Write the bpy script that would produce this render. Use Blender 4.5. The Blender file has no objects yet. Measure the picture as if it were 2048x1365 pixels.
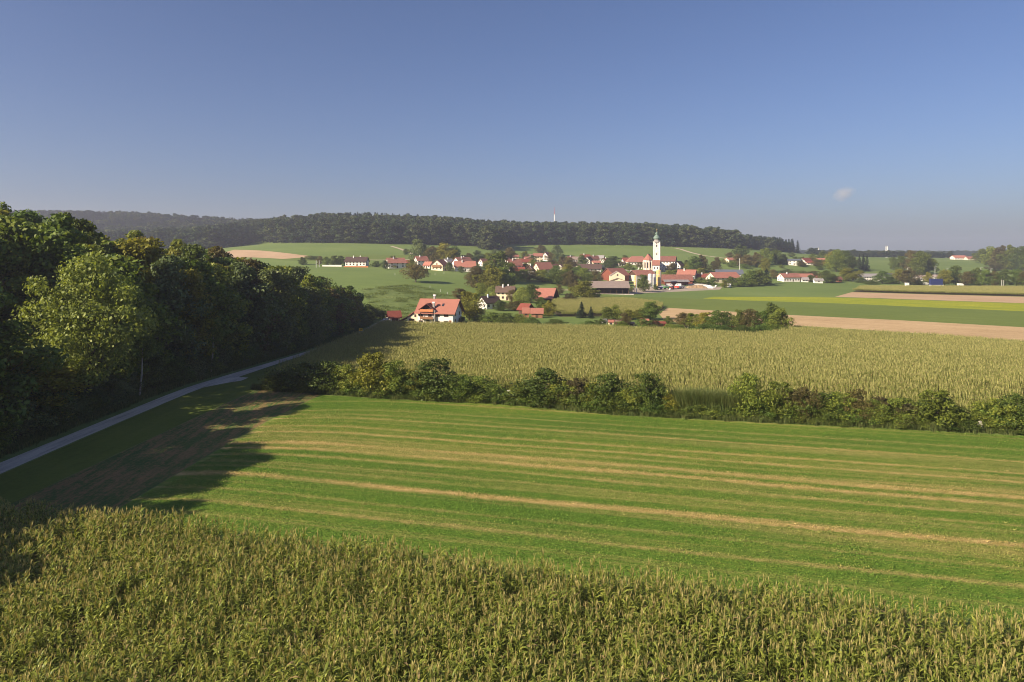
import bpy, math, random
import numpy as np
from mathutils import Vector, Matrix
from mathutils.geometry import delaunay_2d_cdt
R = math.radians
scene = bpy.context.scene
col = scene.collection

# ------------------------------------------------------------------ camera
EYE = 22.0            # metres above the near field
F = 1365.0            # focal length in units of the 2048 wide picture
HOR = 505.0           # horizon row in that picture
cam_data = bpy.data.cameras.new("camera")
cam = bpy.data.objects.new("camera", cam_data)
col.objects.link(cam)
cam.location = (0, 0, EYE)
cam.rotation_euler = (R(90), 0, 0)
cam_data.sensor_width = 36
cam_data.lens = 36 * F / 2048
cam_data.shift_y = -(682.5 - HOR) / 2048
cam_data.clip_start = 0.5
cam_data.clip_end = 30000
scene.camera = cam

# ------------------------------------------------------------------ light
SUN_EL, SUN_AZ = 27.5, 238.0          # elevation; azimuth clockwise from +Y
world = bpy.data.worlds.new("World")
scene.world = world
world.use_nodes = True
wn = world.node_tree
bg = wn.nodes["Background"]
sky = wn.nodes.new("ShaderNodeTexSky")
sky.sky_type = 'NISHITA'
sky.sun_disc = False
sky.sun_elevation = R(SUN_EL)
sky.sun_rotation = R(SUN_AZ)
sky.altitude = 500
sky.air_density = 1.0
sky.dust_density = 2.3
sky.ozone_density = 3.5
tint = wn.nodes.new("ShaderNodeMix")          # one even tint: a slightly violet September sky
tint.data_type = 'RGBA'; tint.blend_type = 'MULTIPLY'; tint.inputs[0].default_value = 1.0
tint.inputs[7].default_value = (0.95, 0.94, 1.13, 1)
wn.links.new(sky.outputs[0], tint.inputs[6])
wn.links.new(tint.outputs[2], bg.inputs[0])
bg.inputs[1].default_value = 0.050
sun_data = bpy.data.lights.new("sun", 'SUN')
sun_data.energy = 5.0
sun_data.angle = R(0.55)
sun_data.color = (1.0, 0.85, 0.64)
sun = bpy.data.objects.new("sun", sun_data)
col.objects.link(sun)
to_sun = Vector((math.sin(R(SUN_AZ)) * math.cos(R(SUN_EL)), math.cos(R(SUN_AZ)) * math.cos(R(SUN_EL)), math.sin(R(SUN_EL))))
sun.rotation_euler = to_sun.to_track_quat('Z', 'Y').to_euler()
sun.location = to_sun * 100
scene.view_settings.view_transform = 'Standard'
scene.view_settings.look = 'None'
scene.view_settings.exposure = 0.93
scene.view_settings.gamma = 1.0
scene.render.engine = 'CYCLES'
scene.cycles.use_denoising = True
scene.cycles.denoising_input_passes = 'RGB_ALBEDO_NORMAL'
scene.cycles.denoising_prefilter = 'ACCURATE'
scene.cycles.pixel_filter_type = 'BLACKMAN_HARRIS'
scene.cycles.filter_width = 1.0
scene.cycles.adaptive_threshold = 0.008
scene.cycles.max_bounces = 6
scene.cycles.diffuse_bounces = 3
scene.cycles.glossy_bounces = 2
scene.cycles.transmission_bounces = 3
scene.cycles.volume_bounces = 2
scene.cycles.caustics_reflective = False
scene.cycles.caustics_refractive = False

# ------------------------------------------------------------------ helpers
def tag(o, label=None, cat=None, group=None, kind=None):
    if label: o["label"] = label
    if cat: o["category"] = cat
    if group: o["group"] = group
    if kind: o["kind"] = kind
    return o

def empty(name, loc, rz=0.0):
    o = bpy.data.objects.new(name, None)
    col.objects.link(o)
    o.location = loc
    o.rotation_euler = (0, 0, rz)
    o.empty_display_size = 0.5
    return o

def link_mesh(name, me, parent=None):
    o = bpy.data.objects.new(name, me)
    col.objects.link(o)
    if parent is not None: o.parent = parent
    return o

class MB:
    """collects polygons and builds ONE mesh"""
    def __init__(s): s.v = []; s.f = []; s.m = []; s.cur = 0
    def poly(s, pts):
        i = len(s.v); s.v += [tuple(p) for p in pts]; s.f.append(tuple(range(i, i + len(pts)))); s.m.append(s.cur)
    def box(s, x0, x1, y0, y1, z0, z1):
        i = len(s.v)
        s.v += [(x0,y0,z0),(x1,y0,z0),(x1,y1,z0),(x0,y1,z0),(x0,y0,z1),(x1,y0,z1),(x1,y1,z1),(x0,y1,z1)]
        for q in ((0,3,2,1),(4,5,6,7),(0,1,5,4),(1,2,6,5),(2,3,7,6),(3,0,4,7)):
            s.f.append(tuple(i + k for k in q)); s.m.append(s.cur)
    def extrude(s, pts, vec):
        """closed polygon pts (3d) extruded by vec"""
        n = len(pts); i = len(s.v)
        s.v += [tuple(p) for p in pts] + [tuple(Vector(p) + Vector(vec)) for p in pts]
        s.f.append(tuple(i + k for k in range(n))[::-1]); s.f.append(tuple(i + n + k for k in range(n)))
        s.m += [s.cur, s.cur]
        for k in range(n):
            a, b = i + k, i + (k + 1) % n
            s.f.append((a, b, b + n, a + n)); s.m.append(s.cur)
    def tube(s, p, q, r0, r1, n=6, cap=True):
        p = Vector(p); q = Vector(q); d = (q - p)
        if d.length < 1e-6: return
        d.normalize()
        a = d.orthogonal().normalized(); b = d.cross(a)
        i = len(s.v)
        for c, r in ((p, r0), (q, r1)):
            for k in range(n):
                t = 2 * math.pi * k / n
                s.v.append(tuple(c + a * (r * math.cos(t)) + b * (r * math.sin(t))))
        for k in range(n):
            s.f.append((i + k, i + (k + 1) % n, i + n + (k + 1) % n, i + n + k)); s.m.append(s.cur)
        if cap:
            s.f.append(tuple(i + n + k for k in range(n))); s.m.append(s.cur)
            s.f.append(tuple(i + n - 1 - k for k in range(n))); s.m.append(s.cur)
    def lathe(s, prof, n=12, cx=0, cy=0, rot=0.0):
        i = len(s.v)
        for (r, z) in prof:
            for k in range(n):
                t = 2 * math.pi * k / n + rot
                s.v.append((cx + r * math.cos(t), cy + r * math.sin(t), z))
        for j in range(len(prof) - 1):
            for k in range(n):
                a = i + j * n + k; b = i + j * n + (k + 1) % n
                s.f.append((a, b, b + n, a + n)); s.m.append(s.cur)
        s.f.append(tuple(i + n - 1 - k for k in range(n))); s.m.append(s.cur)
        e = i + (len(prof) - 1) * n
        s.f.append(tuple(e + k for k in range(n))); s.m.append(s.cur)
    def mesh(s, name, mats):
        me = bpy.data.meshes.new(name)
        me.from_pydata(s.v, [], s.f)
        if not isinstance(mats, (list, tuple)): mats = [mats]
        for m in mats: me.materials.append(m)
        if len(mats) > 1: me.polygons.foreach_set("material_index", s.m)
        me.update()
        return me
    def build(s, name, mats, parent=None, smooth=False):
        me = s.mesh(name, mats)
        if smooth: me.polygons.foreach_set("use_smooth", [True] * len(me.polygons))
        return link_mesh(name, me, parent)

# ------------------------------------------------------------------ materials
def mat_new(name):
    m = bpy.data.materials.new(name); m.use_nodes = True
    nt = m.node_tree
    for n in list(nt.nodes): nt.nodes.remove(n)
    out = nt.nodes.new("ShaderNodeOutputMaterial")
    return m, nt, out

def nd(nt, t, **kw):
    n = nt.nodes.new(t)
    for k, v in kw.items(): setattr(n, k, v)
    return n

def ramp(nt, fac, stops, interp='LINEAR'):
    r = nt.nodes.new("ShaderNodeValToRGB"); cr = r.color_ramp; cr.interpolation = interp
    while len(cr.elements) < len(stops): cr.elements.new(0.5)
    for e, (p, c) in zip(cr.elements, stops):
        e.position = p; e.color = (c[0], c[1], c[2], 1)
    if fac is not None: nt.links.new(fac, r.inputs[0])
    return r.outputs[0]

def noise(nt, vec, scale, detail=4, rough=0.55, dim='3D'):
    n = nt.nodes.new("ShaderNodeTexNoise"); n.noise_dimensions = dim
    n.inputs['Scale'].default_value = scale; n.inputs['Detail'].default_value = detail; n.inputs['Roughness'].default_value = rough
    if vec is not None: nt.links.new(vec, n.inputs['Vector'])
    return n.outputs[0]

def mix(nt, fac, a, b, mode='MIX'):
    m = nt.nodes.new("ShaderNodeMix"); m.data_type = 'RGBA'; m.blend_type = mode
    for sock, val in ((m.inputs[0], fac), (m.inputs[6], a), (m.inputs[7], b)):
        if isinstance(val, (int, float)): sock.default_value = val
        elif isinstance(val, (tuple, list)): sock.default_value = (val[0], val[1], val[2], 1)
        else: nt.links.new(val, sock)
    return m.outputs[2]

def fmath(nt, op, a, b=None, clamp=False):
    m = nt.nodes.new("ShaderNodeMath"); m.operation = op; m.use_clamp = clamp
    for i, val in enumerate((a, b)):
        if val is None: continue
        if isinstance(val, (int, float)): m.inputs[i].default_value = val
        else: nt.links.new(val, m.inputs[i])
    return m.outputs[0]

def world_uv(nt, rot_deg=0.0, sx=1.0, sy=1.0, sz=1.0):
    """world position turned by rot and scaled"""
    g = nt.nodes.new("ShaderNodeNewGeometry")
    mp = nt.nodes.new("ShaderNodeMapping"); mp.vector_type = 'POINT'
    r1 = nt.nodes.new("ShaderNodeVectorRotate"); r1.rotation_type = 'Z_AXIS'
    r1.inputs['Angle'].default_value = R(rot_deg)
    nt.links.new(g.outputs['Position'], r1.inputs['Vector'])
    nt.links.new(r1.outputs[0], mp.inputs['Vector'])
    mp.inputs['Scale'].default_value = (sx, sy, sz)
    return mp.outputs[0], r1.outputs[0]

def surf(nt, out, color, rough=0.9, spec=0.2, bump=None, bump_d=0.1, bump_s=1.0):
    p = nt.nodes.new("ShaderNodeBsdfPrincipled")
    if isinstance(color, (tuple, list)): p.inputs['Base Color'].default_value = (color[0], color[1], color[2], 1)
    else: nt.links.new(color, p.inputs['Base Color'])
    p.inputs['Roughness'].default_value = rough
    p.inputs['Specular IOR Level'].default_value = spec
    if bump is not None:
        b = nt.nodes.new("ShaderNodeBump"); b.inputs['Distance'].default_value = bump_d; b.inputs['Strength'].default_value = bump_s
        nt.links.new(bump, b.inputs['Height']); nt.links.new(b.outputs[0], p.inputs['Normal'])
    nt.links.new(p.outputs[0], out.inputs[0])
    return p

def field_mat(name, c_lo, c_mid, c_hi, rot=14.5, scale=0.05, stretch=8.0, fine=1.5, streak=0.5, bump=0.15):
    """grass / soil: broad tone, streaks along the tractor direction, fine grain"""
    m, nt, out = mat_new(name)
    v1, _ = world_uv(nt, rot, scale, scale, scale)
    v2, _ = world_uv(nt, rot, 0.12 * 8.0 / (stretch * 4), 0.5, 0.5)
    v3, _ = world_uv(nt, rot, fine, fine, fine)
    a = noise(nt, v1, 1.0, 6, 0.6)
    b = noise(nt, v2, 1.0, 5, 0.6)
    c = noise(nt, v3, 1.0, 4, 0.7)
    f = fmath(nt, 'ADD', fmath(nt, 'MULTIPLY', a, 1 - streak), fmath(nt, 'MULTIPLY', b, streak))
    f = fmath(nt, 'ADD', f, fmath(nt, 'MULTIPLY', fmath(nt, 'SUBTRACT', c, 0.5), 0.45))
    cc = ramp(nt, f, [(0.32, c_lo), (0.5, c_mid), (0.68, c_hi)])
    surf(nt, out, cc, 0.95, 0.1, c, bump, 0.7)
    return m

def plain_mat(name, c, rough=0.8, spec=0.3, var=0.15, scale=1.5, metal=0.0):
    m, nt, out = mat_new(name)
    tc = nt.nodes.new("ShaderNodeTexCoord")
    n = noise(nt, tc.outputs['Object'], scale, 5, 0.6)
    lo = tuple(x * (1 - var) for x in c); hi = tuple(min(1, x * (1 + var)) for x in c)
    cc = ramp(nt, n, [(0.3, lo), (0.7, hi)])
    p = surf(nt, out, cc, rough, spec)
    p.inputs['Metallic'].default_value = metal
    return m

def leaf_mat(name, c_dark, c_mid, c_light, transl=0.32, rough=0.55, obj_var=0.6):
    m, nt, out = mat_new(name)
    oi = nt.nodes.new("ShaderNodeObjectInfo")
    g = nt.nodes.new("ShaderNodeNewGeometry")
    f = fmath(nt, 'ADD', fmath(nt, 'MULTIPLY', oi.outputs['Random'], obj_var), fmath(nt, 'MULTIPLY', g.outputs['Random Per Island'], 1 - obj_var))
    cc = ramp(nt, f, [(0.05, c_dark), (0.5, c_mid), (0.95, c_light)])
    hs = nt.nodes.new("ShaderNodeHueSaturation")
    v = fmath(nt, 'ADD', fmath(nt, 'MULTIPLY', g.outputs['Random Per Island'], 0.5), 0.75)
    nt.links.new(v, hs.inputs['Value']); nt.links.new(cc, hs.inputs['Color'])
    p = nt.nodes.new("ShaderNodeBsdfPrincipled")
    p.inputs['Roughness'].default_value = rough; p.inputs['Specular IOR Level'].default_value = 0.25
    nt.links.new(hs.outputs[0], p.inputs['Base Color'])
    t = nt.nodes.new("ShaderNodeBsdfTranslucent")
    tcol = mix(nt, 1.0, hs.outputs[0], (1.3, 1.25, 0.5), 'MULTIPLY')
    nt.links.new(tcol, t.inputs[0])
    ms = nt.nodes.new("ShaderNodeMixShader"); ms.inputs[0].default_value = transl
    nt.links.new(p.outputs[0], ms.inputs[1]); nt.links.new(t.outputs[0], ms.inputs[2])
    nt.links.new(ms.outputs[0], out.inputs[0])
    return m

M = {}
# leaves
M['leaf'] = leaf_mat("leaf_green", (0.069, 0.129, 0.028), (0.137, 0.197, 0.034), (0.247, 0.260, 0.041))
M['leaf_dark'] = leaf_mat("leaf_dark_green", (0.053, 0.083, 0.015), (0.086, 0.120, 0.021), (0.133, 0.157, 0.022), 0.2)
M['leaf_light'] = leaf_mat("leaf_light_green", (0.157, 0.210, 0.046), (0.220, 0.271, 0.059), (0.298, 0.316, 0.080), 0.35)
M['leaf_blue'] = leaf_mat("leaf_grey_green", (0.091, 0.130, 0.053), (0.125, 0.166, 0.062), (0.172, 0.204, 0.074))
M['leaf_brown'] = leaf_mat("leaf_autumn_brown", (0.089, 0.078, 0.028), (0.134, 0.115, 0.037), (0.179, 0.142, 0.045))
M['leaf_yellow'] = leaf_mat("leaf_yellowing", (0.133, 0.145, 0.022), (0.209, 0.212, 0.029), (0.282, 0.259, 0.040), 0.35)
M['leaf_red'] = leaf_mat("leaf_reddish", (0.059, 0.050, 0.021), (0.083, 0.068, 0.029), (0.096, 0.099, 0.033))
M['leaf_far'] = leaf_mat("leaf_far_wood", (0.023, 0.045, 0.020), (0.045, 0.073, 0.024), (0.086, 0.100, 0.033), 0.15, 0.8, 0.8)
M['needle'] = leaf_mat("needle_dark", (0.014, 0.031, 0.019), (0.024, 0.043, 0.022), (0.036, 0.058, 0.024), 0.1)
M['bark'] = plain_mat("bark", (0.09, 0.075, 0.06), 0.95, 0.1, 0.35, 3)
M['bark_pale'] = plain_mat("bark_pale", (0.38, 0.34, 0.28), 0.9, 0.1, 0.3, 3)
# corn
M['corn_leaf'] = leaf_mat("corn_leaf", (0.133, 0.183, 0.028), (0.220, 0.264, 0.046), (0.346, 0.353, 0.076), 0.30, 0.45, 0.35)
M['corn_tassel'] = leaf_mat("corn_tassel", (0.273, 0.259, 0.087), (0.364, 0.322, 0.117), (0.466, 0.384, 0.166), 0.25, 0.7, 0.3)
M['corn_top'] = leaf_mat("corn_tassel_far", (0.234, 0.237, 0.081), (0.288, 0.275, 0.099), (0.342, 0.314, 0.117), 0.25, 0.7, 0.3)
M['corn_far'] = leaf_mat("corn_leaf_far", (0.164, 0.197, 0.042), (0.216, 0.244, 0.056), (0.284, 0.296, 0.076), 0.30, 0.6, 0.3)
M['corn_dry'] = leaf_mat("corn_leaf_dry", (0.30, 0.24, 0.10), (0.36, 0.27, 0.12), (0.42, 0.31, 0.16), 0.30, 0.6, 0.3)
# grounds
M['meadow'] = field_mat("meadow_grass", (0.110, 0.162, 0.042), (0.140, 0.196, 0.050), (0.180, 0.232, 0.068), 14.5, 0.012, 6, 0.6, 0.35, 0.1)
M['bank'] = field_mat("rough_bank_grass", (0.080, 0.120, 0.032), (0.130, 0.175, 0.048), (0.18, 0.22, 0.065), 35, 0.09, 1.5, 0.35, 0.35, 0.9)
M['verge'] = field_mat("verge_grass", (0.085, 0.120, 0.018), (0.115, 0.150, 0.024), (0.15, 0.175, 0.032), -88, 0.1, 6, 1.5, 0.5, 0.15)
M['floor'] = field_mat("forest_floor", (0.035, 0.045, 0.02), (0.05, 0.055, 0.026), (0.08, 0.065, 0.035), 10, 0.15, 2, 1.5, 0.2, 0.2)
M['soil'] = field_mat("dark_corn_soil", (0.055, 0.048, 0.026), (0.075, 0.065, 0.035), (0.10, 0.085, 0.045), 14.5, 0.2, 4, 1.5, 0.2, 0.2)
M['stubble'] = field_mat("straw_stubble", (0.37, 0.255, 0.13), (0.47, 0.33, 0.18), (0.55, 0.40, 0.23), 38, 0.04, 10, 0.7, 0.6, 0.1)
M['stubble_pink'] = field_mat("pale_stubble", (0.36, 0.24, 0.14), (0.45, 0.31, 0.19), (0.52, 0.37, 0.23), 36, 0.04, 10, 0.7, 0.6, 0.1)
M['darkgreen'] = field_mat("dark_green_crop", (0.105, 0.150, 0.032), (0.130, 0.172, 0.038), (0.16, 0.20, 0.048), 37, 0.02, 10, 0.6, 0.6, 0.15)
M['yellow'] = field_mat("yellow_flower_crop", (0.17, 0.23, 0.025), (0.26, 0.29, 0.024), (0.40, 0.38, 0.025), 37, 0.03, 8, 0.5, 0.75, 0.15)
M['track'] = plain_mat("pale_gravel", (0.46, 0.38, 0.28), 0.95, 0.1, 0.15, 0.3)
M['yard'] = plain_mat("yard_concrete", (0.36, 0.30, 0.24), 0.95, 0.1, 0.2, 0.1)
# ------------------------------------------------------------------ terrain
def sstep(a, b, x):
    t = np.clip((x - a) / (b - a), 0, 1); return t * t * (3 - 2 * t)

COLS = [
 (-900, [(110,0),(300,0),(600,10),(800,16),(1000,22),(1200,34),(1400,80),(1600,90),(2500,70),(7000,0)]),
 (0,    [(110,0),(300,-3),(600,8),(800,15),(1000,22),(1200,34),(1400,82),(1600,92),(2500,70),(7000,0)]),
 (250,  [(110,0),(200,-4),(300,-5),(600,8),(800,17),(1000,24),(1200,34),(1400,82),(1600,90),(2500,70),(7000,0)]),
 (450,  [(110,0),(200,-5),(300,-6),(400,0),(600,12),(700,20),(800,26),(900,28),(1100,35),(1250,42),(1400,66),(1600,72),(2500,50),(7000,0)]),
 (600,  [(110,0),(200,-5),(240,-6),(310,-6),(400,3),(520,9),(600,12),(700,22),(780,34),(850,31),(950,46),(1100,62),(1400,60),(2500,40),(7000,0)]),
 (760,  [(110,0),(200,-5),(240,-6),(320,-6),(375,2),(430,4.5),(520,8),(600,11),(700,19),(790,29),(830,30),(950,44),(1100,60),(1400,58),(2500,40),(7000,0)]),
 (900,  [(110,0),(200,-5),(240,-6),(340,-6),(400,-2),(450,2),(500,5.5),(560,8),(620,11),(700,17),(800,25),(830,28),(870,29),(950,40),(1100,52),(1400,50),(2500,40),(7000,0)]),
 (1050, [(110,0),(200,-5),(240,-6),(420,-6),(450,-3),(490,2),(540,4),(600,7),(700,13),(800,19),(900,25),(950,28),(1050,37),(1200,43),(1500,44),(2500,35),(7000,0)]),
 (1200, [(110,0),(200,-5),(240,-6),(500,-6),(540,-3),(580,0),(650,4),(720,9),(800,15),(900,25),(980,32),(1050,41),(1200,47),(1500,46),(2500,30),(7000,0)]),
 (1350, [(110,0),(200,-5),(240,-6),(500,-6),(560,-4),(620,0),(660,3),(700,6),(800,13),(900,22),(980,28.5),(1050,38),(1200,46),(1500,40),(2500,20),(7000,0)]),
 (1500, [(110,0),(200,-5),(240,-6),(500,-6),(560,-5),(620,-2),(680,3),(760,8),(850,15),(950,22),(1000,25),(1100,27),(1300,26),(2000,12),(2500,6),(7000,0)]),
 (1650, [(110,0),(200,-5),(240,-6),(560,-6),(620,-5),(680,-2),(750,4),(800,8),(900,12),(1000,16),(1200,14),(1500,9),(2500,5),(7000,0)]),
 (1800, [(110,0),(200,-5),(240,-6),(600,-6.5),(700,-6),(800,-4),(900,3),(1000,8),(1150,13),(1300,12),(2000,5),(7000,2)]),
 (2048, [(110,0),(200,-5),(240,-6),(600,-6.5),(800,-5),(900,-1),(1000,2),(1200,10),(1300,10),(2000,5),(7000,2)]),
 (2900, [(110,0),(200,-5),(240,-6),(600,-6.5),(800,-5),(900,-1),(1000,2),(1200,10),(1300,10),(2000,5),(7000,2)]),
]
S_KEY = np.array([(c[0] - 1024) / F for c in COLS])
YG = np.geomspace(20, 7000, 500); LYG = np.log(YG)
SG = np.linspace(S_KEY[0], S_KEY[-1], 220)
_t = np.array([np.interp(YG, [p[0] for p in c[1]], [p[1] for p in c[1]]) for c in COLS])
ZG = np.array([np.interp(SG, S_KEY, _t[:, j]) for j in range(len(YG))]).T        # [s, y]
def _blur(a, k, ax):
    w = np.exp(-0.5 * (np.arange(-3 * k, 3 * k + 1) / k) ** 2); w /= w.sum()
    pad = [(0, 0), (0, 0)]; pad[ax] = (3 * k, 3 * k)
    b = np.pad(a, pad, mode='edge')
    return np.apply_along_axis(lambda v: np.convolve(v, w, 'valid'), ax, b)
ZG = _blur(_blur(ZG, 5, 0), 4, 1)

def tz(x, y):
    x = np.asarray(x, float); y = np.asarray(y, float)
    yy = np.clip(y, 20, 6999); s = np.clip(x / yy, SG[0] + 1e-6, SG[-1] - 1e-6)
    fs = (s - SG[0]) / (SG[1] - SG[0]); fy = (np.log(yy) - LYG[0]) / (LYG[1] - LYG[0])
    i = np.clip(fs.astype(int), 0, len(SG) - 2); j = np.clip(fy.astype(int), 0, len(YG) - 2)
    a = fs - i; b = fy - j
    z = ZG[i, j] * (1-a) * (1-b) + ZG[i+1, j] * a * (1-b) + ZG[i, j+1] * (1-a) * b + ZG[i+1, j+1] * a * b
    z = z * sstep(60, 115, y)
    dx = np.maximum(0, -60 - x)
    z = z + 17 * (1 - np.exp(-dx / 70)) * (1 - sstep(130, 285, y))
    return z

def tzf(x, y): return float(tz(x, y))

def G(px, py, ymin=25.0, lift=0.0):
    """where the ray through picture point (px, py) meets the ground (raised by lift)"""
    s = (px - 1024) / F
    ys = np.geomspace(ymin, 6500, 4000)
    ray = EYE - (py - HOR) / F * ys
    d = ray - (tz(s * ys, ys) + lift)
    k = np.nonzero(d <= 0)[0]
    if len(k) == 0: k = [3999]
    k = k[0]
    if k > 0:
        t = d[k-1] / (d[k-1] - d[k]) if d[k-1] != d[k] else 0
        y = ys[k-1] + t * (ys[k] - ys[k-1])
    else: y = ys[0]
    return (s * y, y)

def W(u, v):
    """field axes (u along the rows, v across) to world"""
    c, s_ = math.cos(R(14.5)), math.sin(R(14.5))
    return (u * c + v * s_, -u * s_ + v * c)

# --- the pieces of ground: polygons in world metres
def gp(pts): return [G(*p) for p in pts]
hedge_line = [(-43.0, 111.0), (-37, 109), (-18.4, 102.8), (-1.8, 99.6), (14.5, 92.6), (31.5, 89.0), (46, 86.0), (62, 82.3), (95, 74.0), (140, 62.0)]
def hedge_y(x):
    return float(np.interp(x, [p[0] for p in hedge_line], [p[1] for p in hedge_line]))
corn_front_edge = [(-46, 56.0), (-33.7, 53.2), (28.6, 38.1), (60, 30.4), (100, 20.5)]
corn_mid = [(-40.5, 117), (-30, 111.5), (-18, 107.5), (0, 103.5), (15, 97.0), (32, 93.2), (46, 90.2), (62, 86.5), (95, 78), (140, 66)] + \
           [(330, 40), (290, 100)] + gp([(2060, 700)])[:0] + \
           [G(2048, 682, lift=2.0), G(1850, 667, lift=2.0), G(1590, 652, lift=2.0), (84.5, 222), G(1500, 663, lift=2.3), G(1300, 653, lift=2.3), G(1100, 646, lift=2.3), G(920, 643, lift=2.3), G(810, 643, lift=2.0), (-48.5, 262), (-49.6, 245), (-49.6, 208), (-48.6, 188), (-46.6, 160), (-43.5, 130)]
POLYS = [
 ("gravel_road", 'road', [(-53.6, -40), (-50.6, -40), (-50.6, 40), (-50.9, 80), (-50.6, 112), (-49.0, 117), (-47.6, 120), (-47.9, 124), (-50.1, 125), (-50.7, 150), (-50.9, 200), (-51.3, 300), (-53.9, 300), (-53.4, 200), (-53.2, 150), (-53.3, 100), (-53.6, 60)]),
 ("grass_verge", 'verge', [(-50.6, 20), (-44, 20), (-43.6, 66), (-42.0, 95), (-41.0, 112), (-41.5, 117), (-46.0, 130), (-49.2, 160), (-50.0, 190), (-50.3, 230), (-50.6, 262), (-50.85, 262), (-50.85, 200), (-50.65, 150), (-50.05, 125.05), (-47.85, 124.05), (-47.55, 120), (-48.95, 116.95), (-50.55, 112)]),
 ("field_headland", 'headland', [(-43.9, 58), (-34, 55.8), (-33.2, 70), (-31.8, 90), (-29.5, 105.5), (-37, 109), (-40.9, 111), (-41.9, 95), (-43.5, 66)]),
 ("green_field", 'crop', [(-33.9, 55.8)] + [(x, y + 2.6) for x, y in corn_front_edge[2:]] + [(150, 12), (190, 30), (140, 61), (95, 73), (62, 81.5), (46, 85.2), (31.5, 88.2), (14.5, 91.8), (-1.8, 98.8), (-18.4, 102), (-29.4, 105.4), (-31.7, 90), (-33.1, 70)]),
 ("corn_field_soil", 'soil', corn_mid),
 ("near_corn_soil", 'soil', [(x, y) for x, y in corn_front_edge] + [(100, -10), (-46, -10)]),
 ("forest_floor", 'floor', [(-57, -40), (-57.0, 288), (-75, 300), (-140, 300), (-330, 300), (-330, -40)]),
 ("stubble_field", 'stubble', gp([(1335, 616), (1400, 620), (1580, 630.5), (1800, 641), (2048, 655), (2420, 675), (2420, 707), (2048, 682.8), (1850, 668), (1592, 651.5), (1572, 656), (1400, 652), (1330, 642), (1318, 628)])),
 ("dark_green_strip", 'darkgreen', gp([(1180, 590), (1345, 596), (1480, 601.5), (1700, 608.5), (2048, 623.5), (2420, 640), (2420, 674.5), (2048, 654.5), (1800, 640.5), (1580, 630), (1400, 619.5), (1338, 615.5), (1260, 600)])),
 ("yellow_crop_strip", 'yellow', gp([(1425, 594), (1600, 594.5), (1700, 596), (2048, 607.3), (2420, 619), (2420, 639.3), (2048, 623), (1700, 608), (1480, 601), (1405, 597.5)])),
 ("pale_stubble_strip", 'stubble_pink', gp([(1704, 584.7), (1850, 589), (2048, 594), (2420, 604), (2420, 618.5), (2048, 606.8), (1760, 597), (1670, 594)])),
 ("far_corn_soil", 'soil', gp([(1722, 576.5), (1900, 577), (2048, 578), (2420, 584), (2420, 603.5), (2048, 593.5), (1850, 588.5), (1706, 584)])),
 ("middle_corn_soil", 'soil', gp([(1105, 604), (1180, 602), (1250, 602), (1320, 609), (1330, 616), (1312, 628), (1300, 632), (1120, 634), (1098, 622)])),
 ("village_bank", 'bank', gp([(752, 632), (735, 600), (720, 580), (790, 572), (840, 570), (885, 588), (930, 597), (930, 612), (850, 606), (820, 640)])),
 ("ploughed_hillside", 'stubble_pink', gp([(430, 512), (468, 500), (520, 501.5), (580, 507.5), (645, 516), (622, 519), (570, 518.5), (500, 515), (450, 517)])),
 ("far_dark_meadow", 'darkgreen', gp([(545, 520), (700, 509.5), (850, 511), (860, 515), (850, 519), (740, 521.5), (610, 523)])),
]
TRACKS = [  # thin pale ways: centre line in picture points, width in metres
 ("field_track", [(1350, 496.5), (1362, 499), (1380, 505), (1405, 511), (1432, 514.5), (1455, 517.5)], 5.0),
 ("field_track", [(783, 492.8), (800, 498), (815, 504), (832, 510.5)], 4.0),
 ("farm_lane", [(1098, 582.5), (1125, 580.5), (1150, 580), (1185, 583)], 4.0),
 ("village_lane", [(700, 520.2), (765, 520.3), (830, 519)], 3.5),
]
for nm, pts, wd in TRACKS:
    w = [Vector(G(*p)) for p in pts]
    Lf, Rt = [], []
    for i, p in enumerate(w):
        d = (w[min(i+1, len(w)-1)] - w[max(i-1, 0)]).normalized(); n = Vector((-d.y, d.x)) * wd / 2
        Lf.append(tuple(p + n)); Rt.append(tuple(p - n))
    POLYS.append((nm, 'track', Lf + Rt[::-1]))
POLYS.append(("farm_yard", 'yard', gp([(1190, 588), (1256, 590), (1300, 586), (1440, 579.5), (1445, 574), (1330, 572), (1200, 578)])))

# --- ground mesh: one constrained triangulation, cut along every field edge
_pts, _seen = [], set()
def addp(x, y):
    k = (round(x, 2), round(y, 2))
    if k in _seen: return None
    _seen.add(k); _pts.append((x, y)); return len(_pts) - 1
ys = list(np.geomspace(26, 7000, 210))
for j, y in enumerate(ys):
    n = 100
    for i in range(n + 1):
        s = -1.35 + 2.7 * i / n
        addp(s * y + (0.013 * y if j % 2 else 0), y)
for y in np.linspace(-60, 24, 10):
    for x in np.linspace(-400, 400, 33): addp(x, y)
for x in (-9000, 9000):
    for y in (-60, 500, 2000, 7000): addp(x, y)
_edges = []
for nm, mk, poly in POLYS:
    ids = []
    n = len(poly)
    for i in range(n):
        a = Vector(poly[i]); b = Vector(poly[(i + 1) % n])
        step = max(3.0, 0.03 * a.length)
        k = max(1, int((b - a).length / step))
        for t in range(k):
            p = a.lerp(b, t / k); _pts.append((p.x, p.y)); ids.append(len(_pts) - 1)
    for i in range(len(ids)): _edges.append((ids[i], ids[(i + 1) % len(ids)]))
cd = delaunay_2d_cdt([Vector(p) for p in _pts], _edges, [], 0, 1e-4)
gv = np.array([(v.x, v.y) for v in cd[0]]); gf = np.array([f for f in cd[2] if len(f) == 3])
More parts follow.
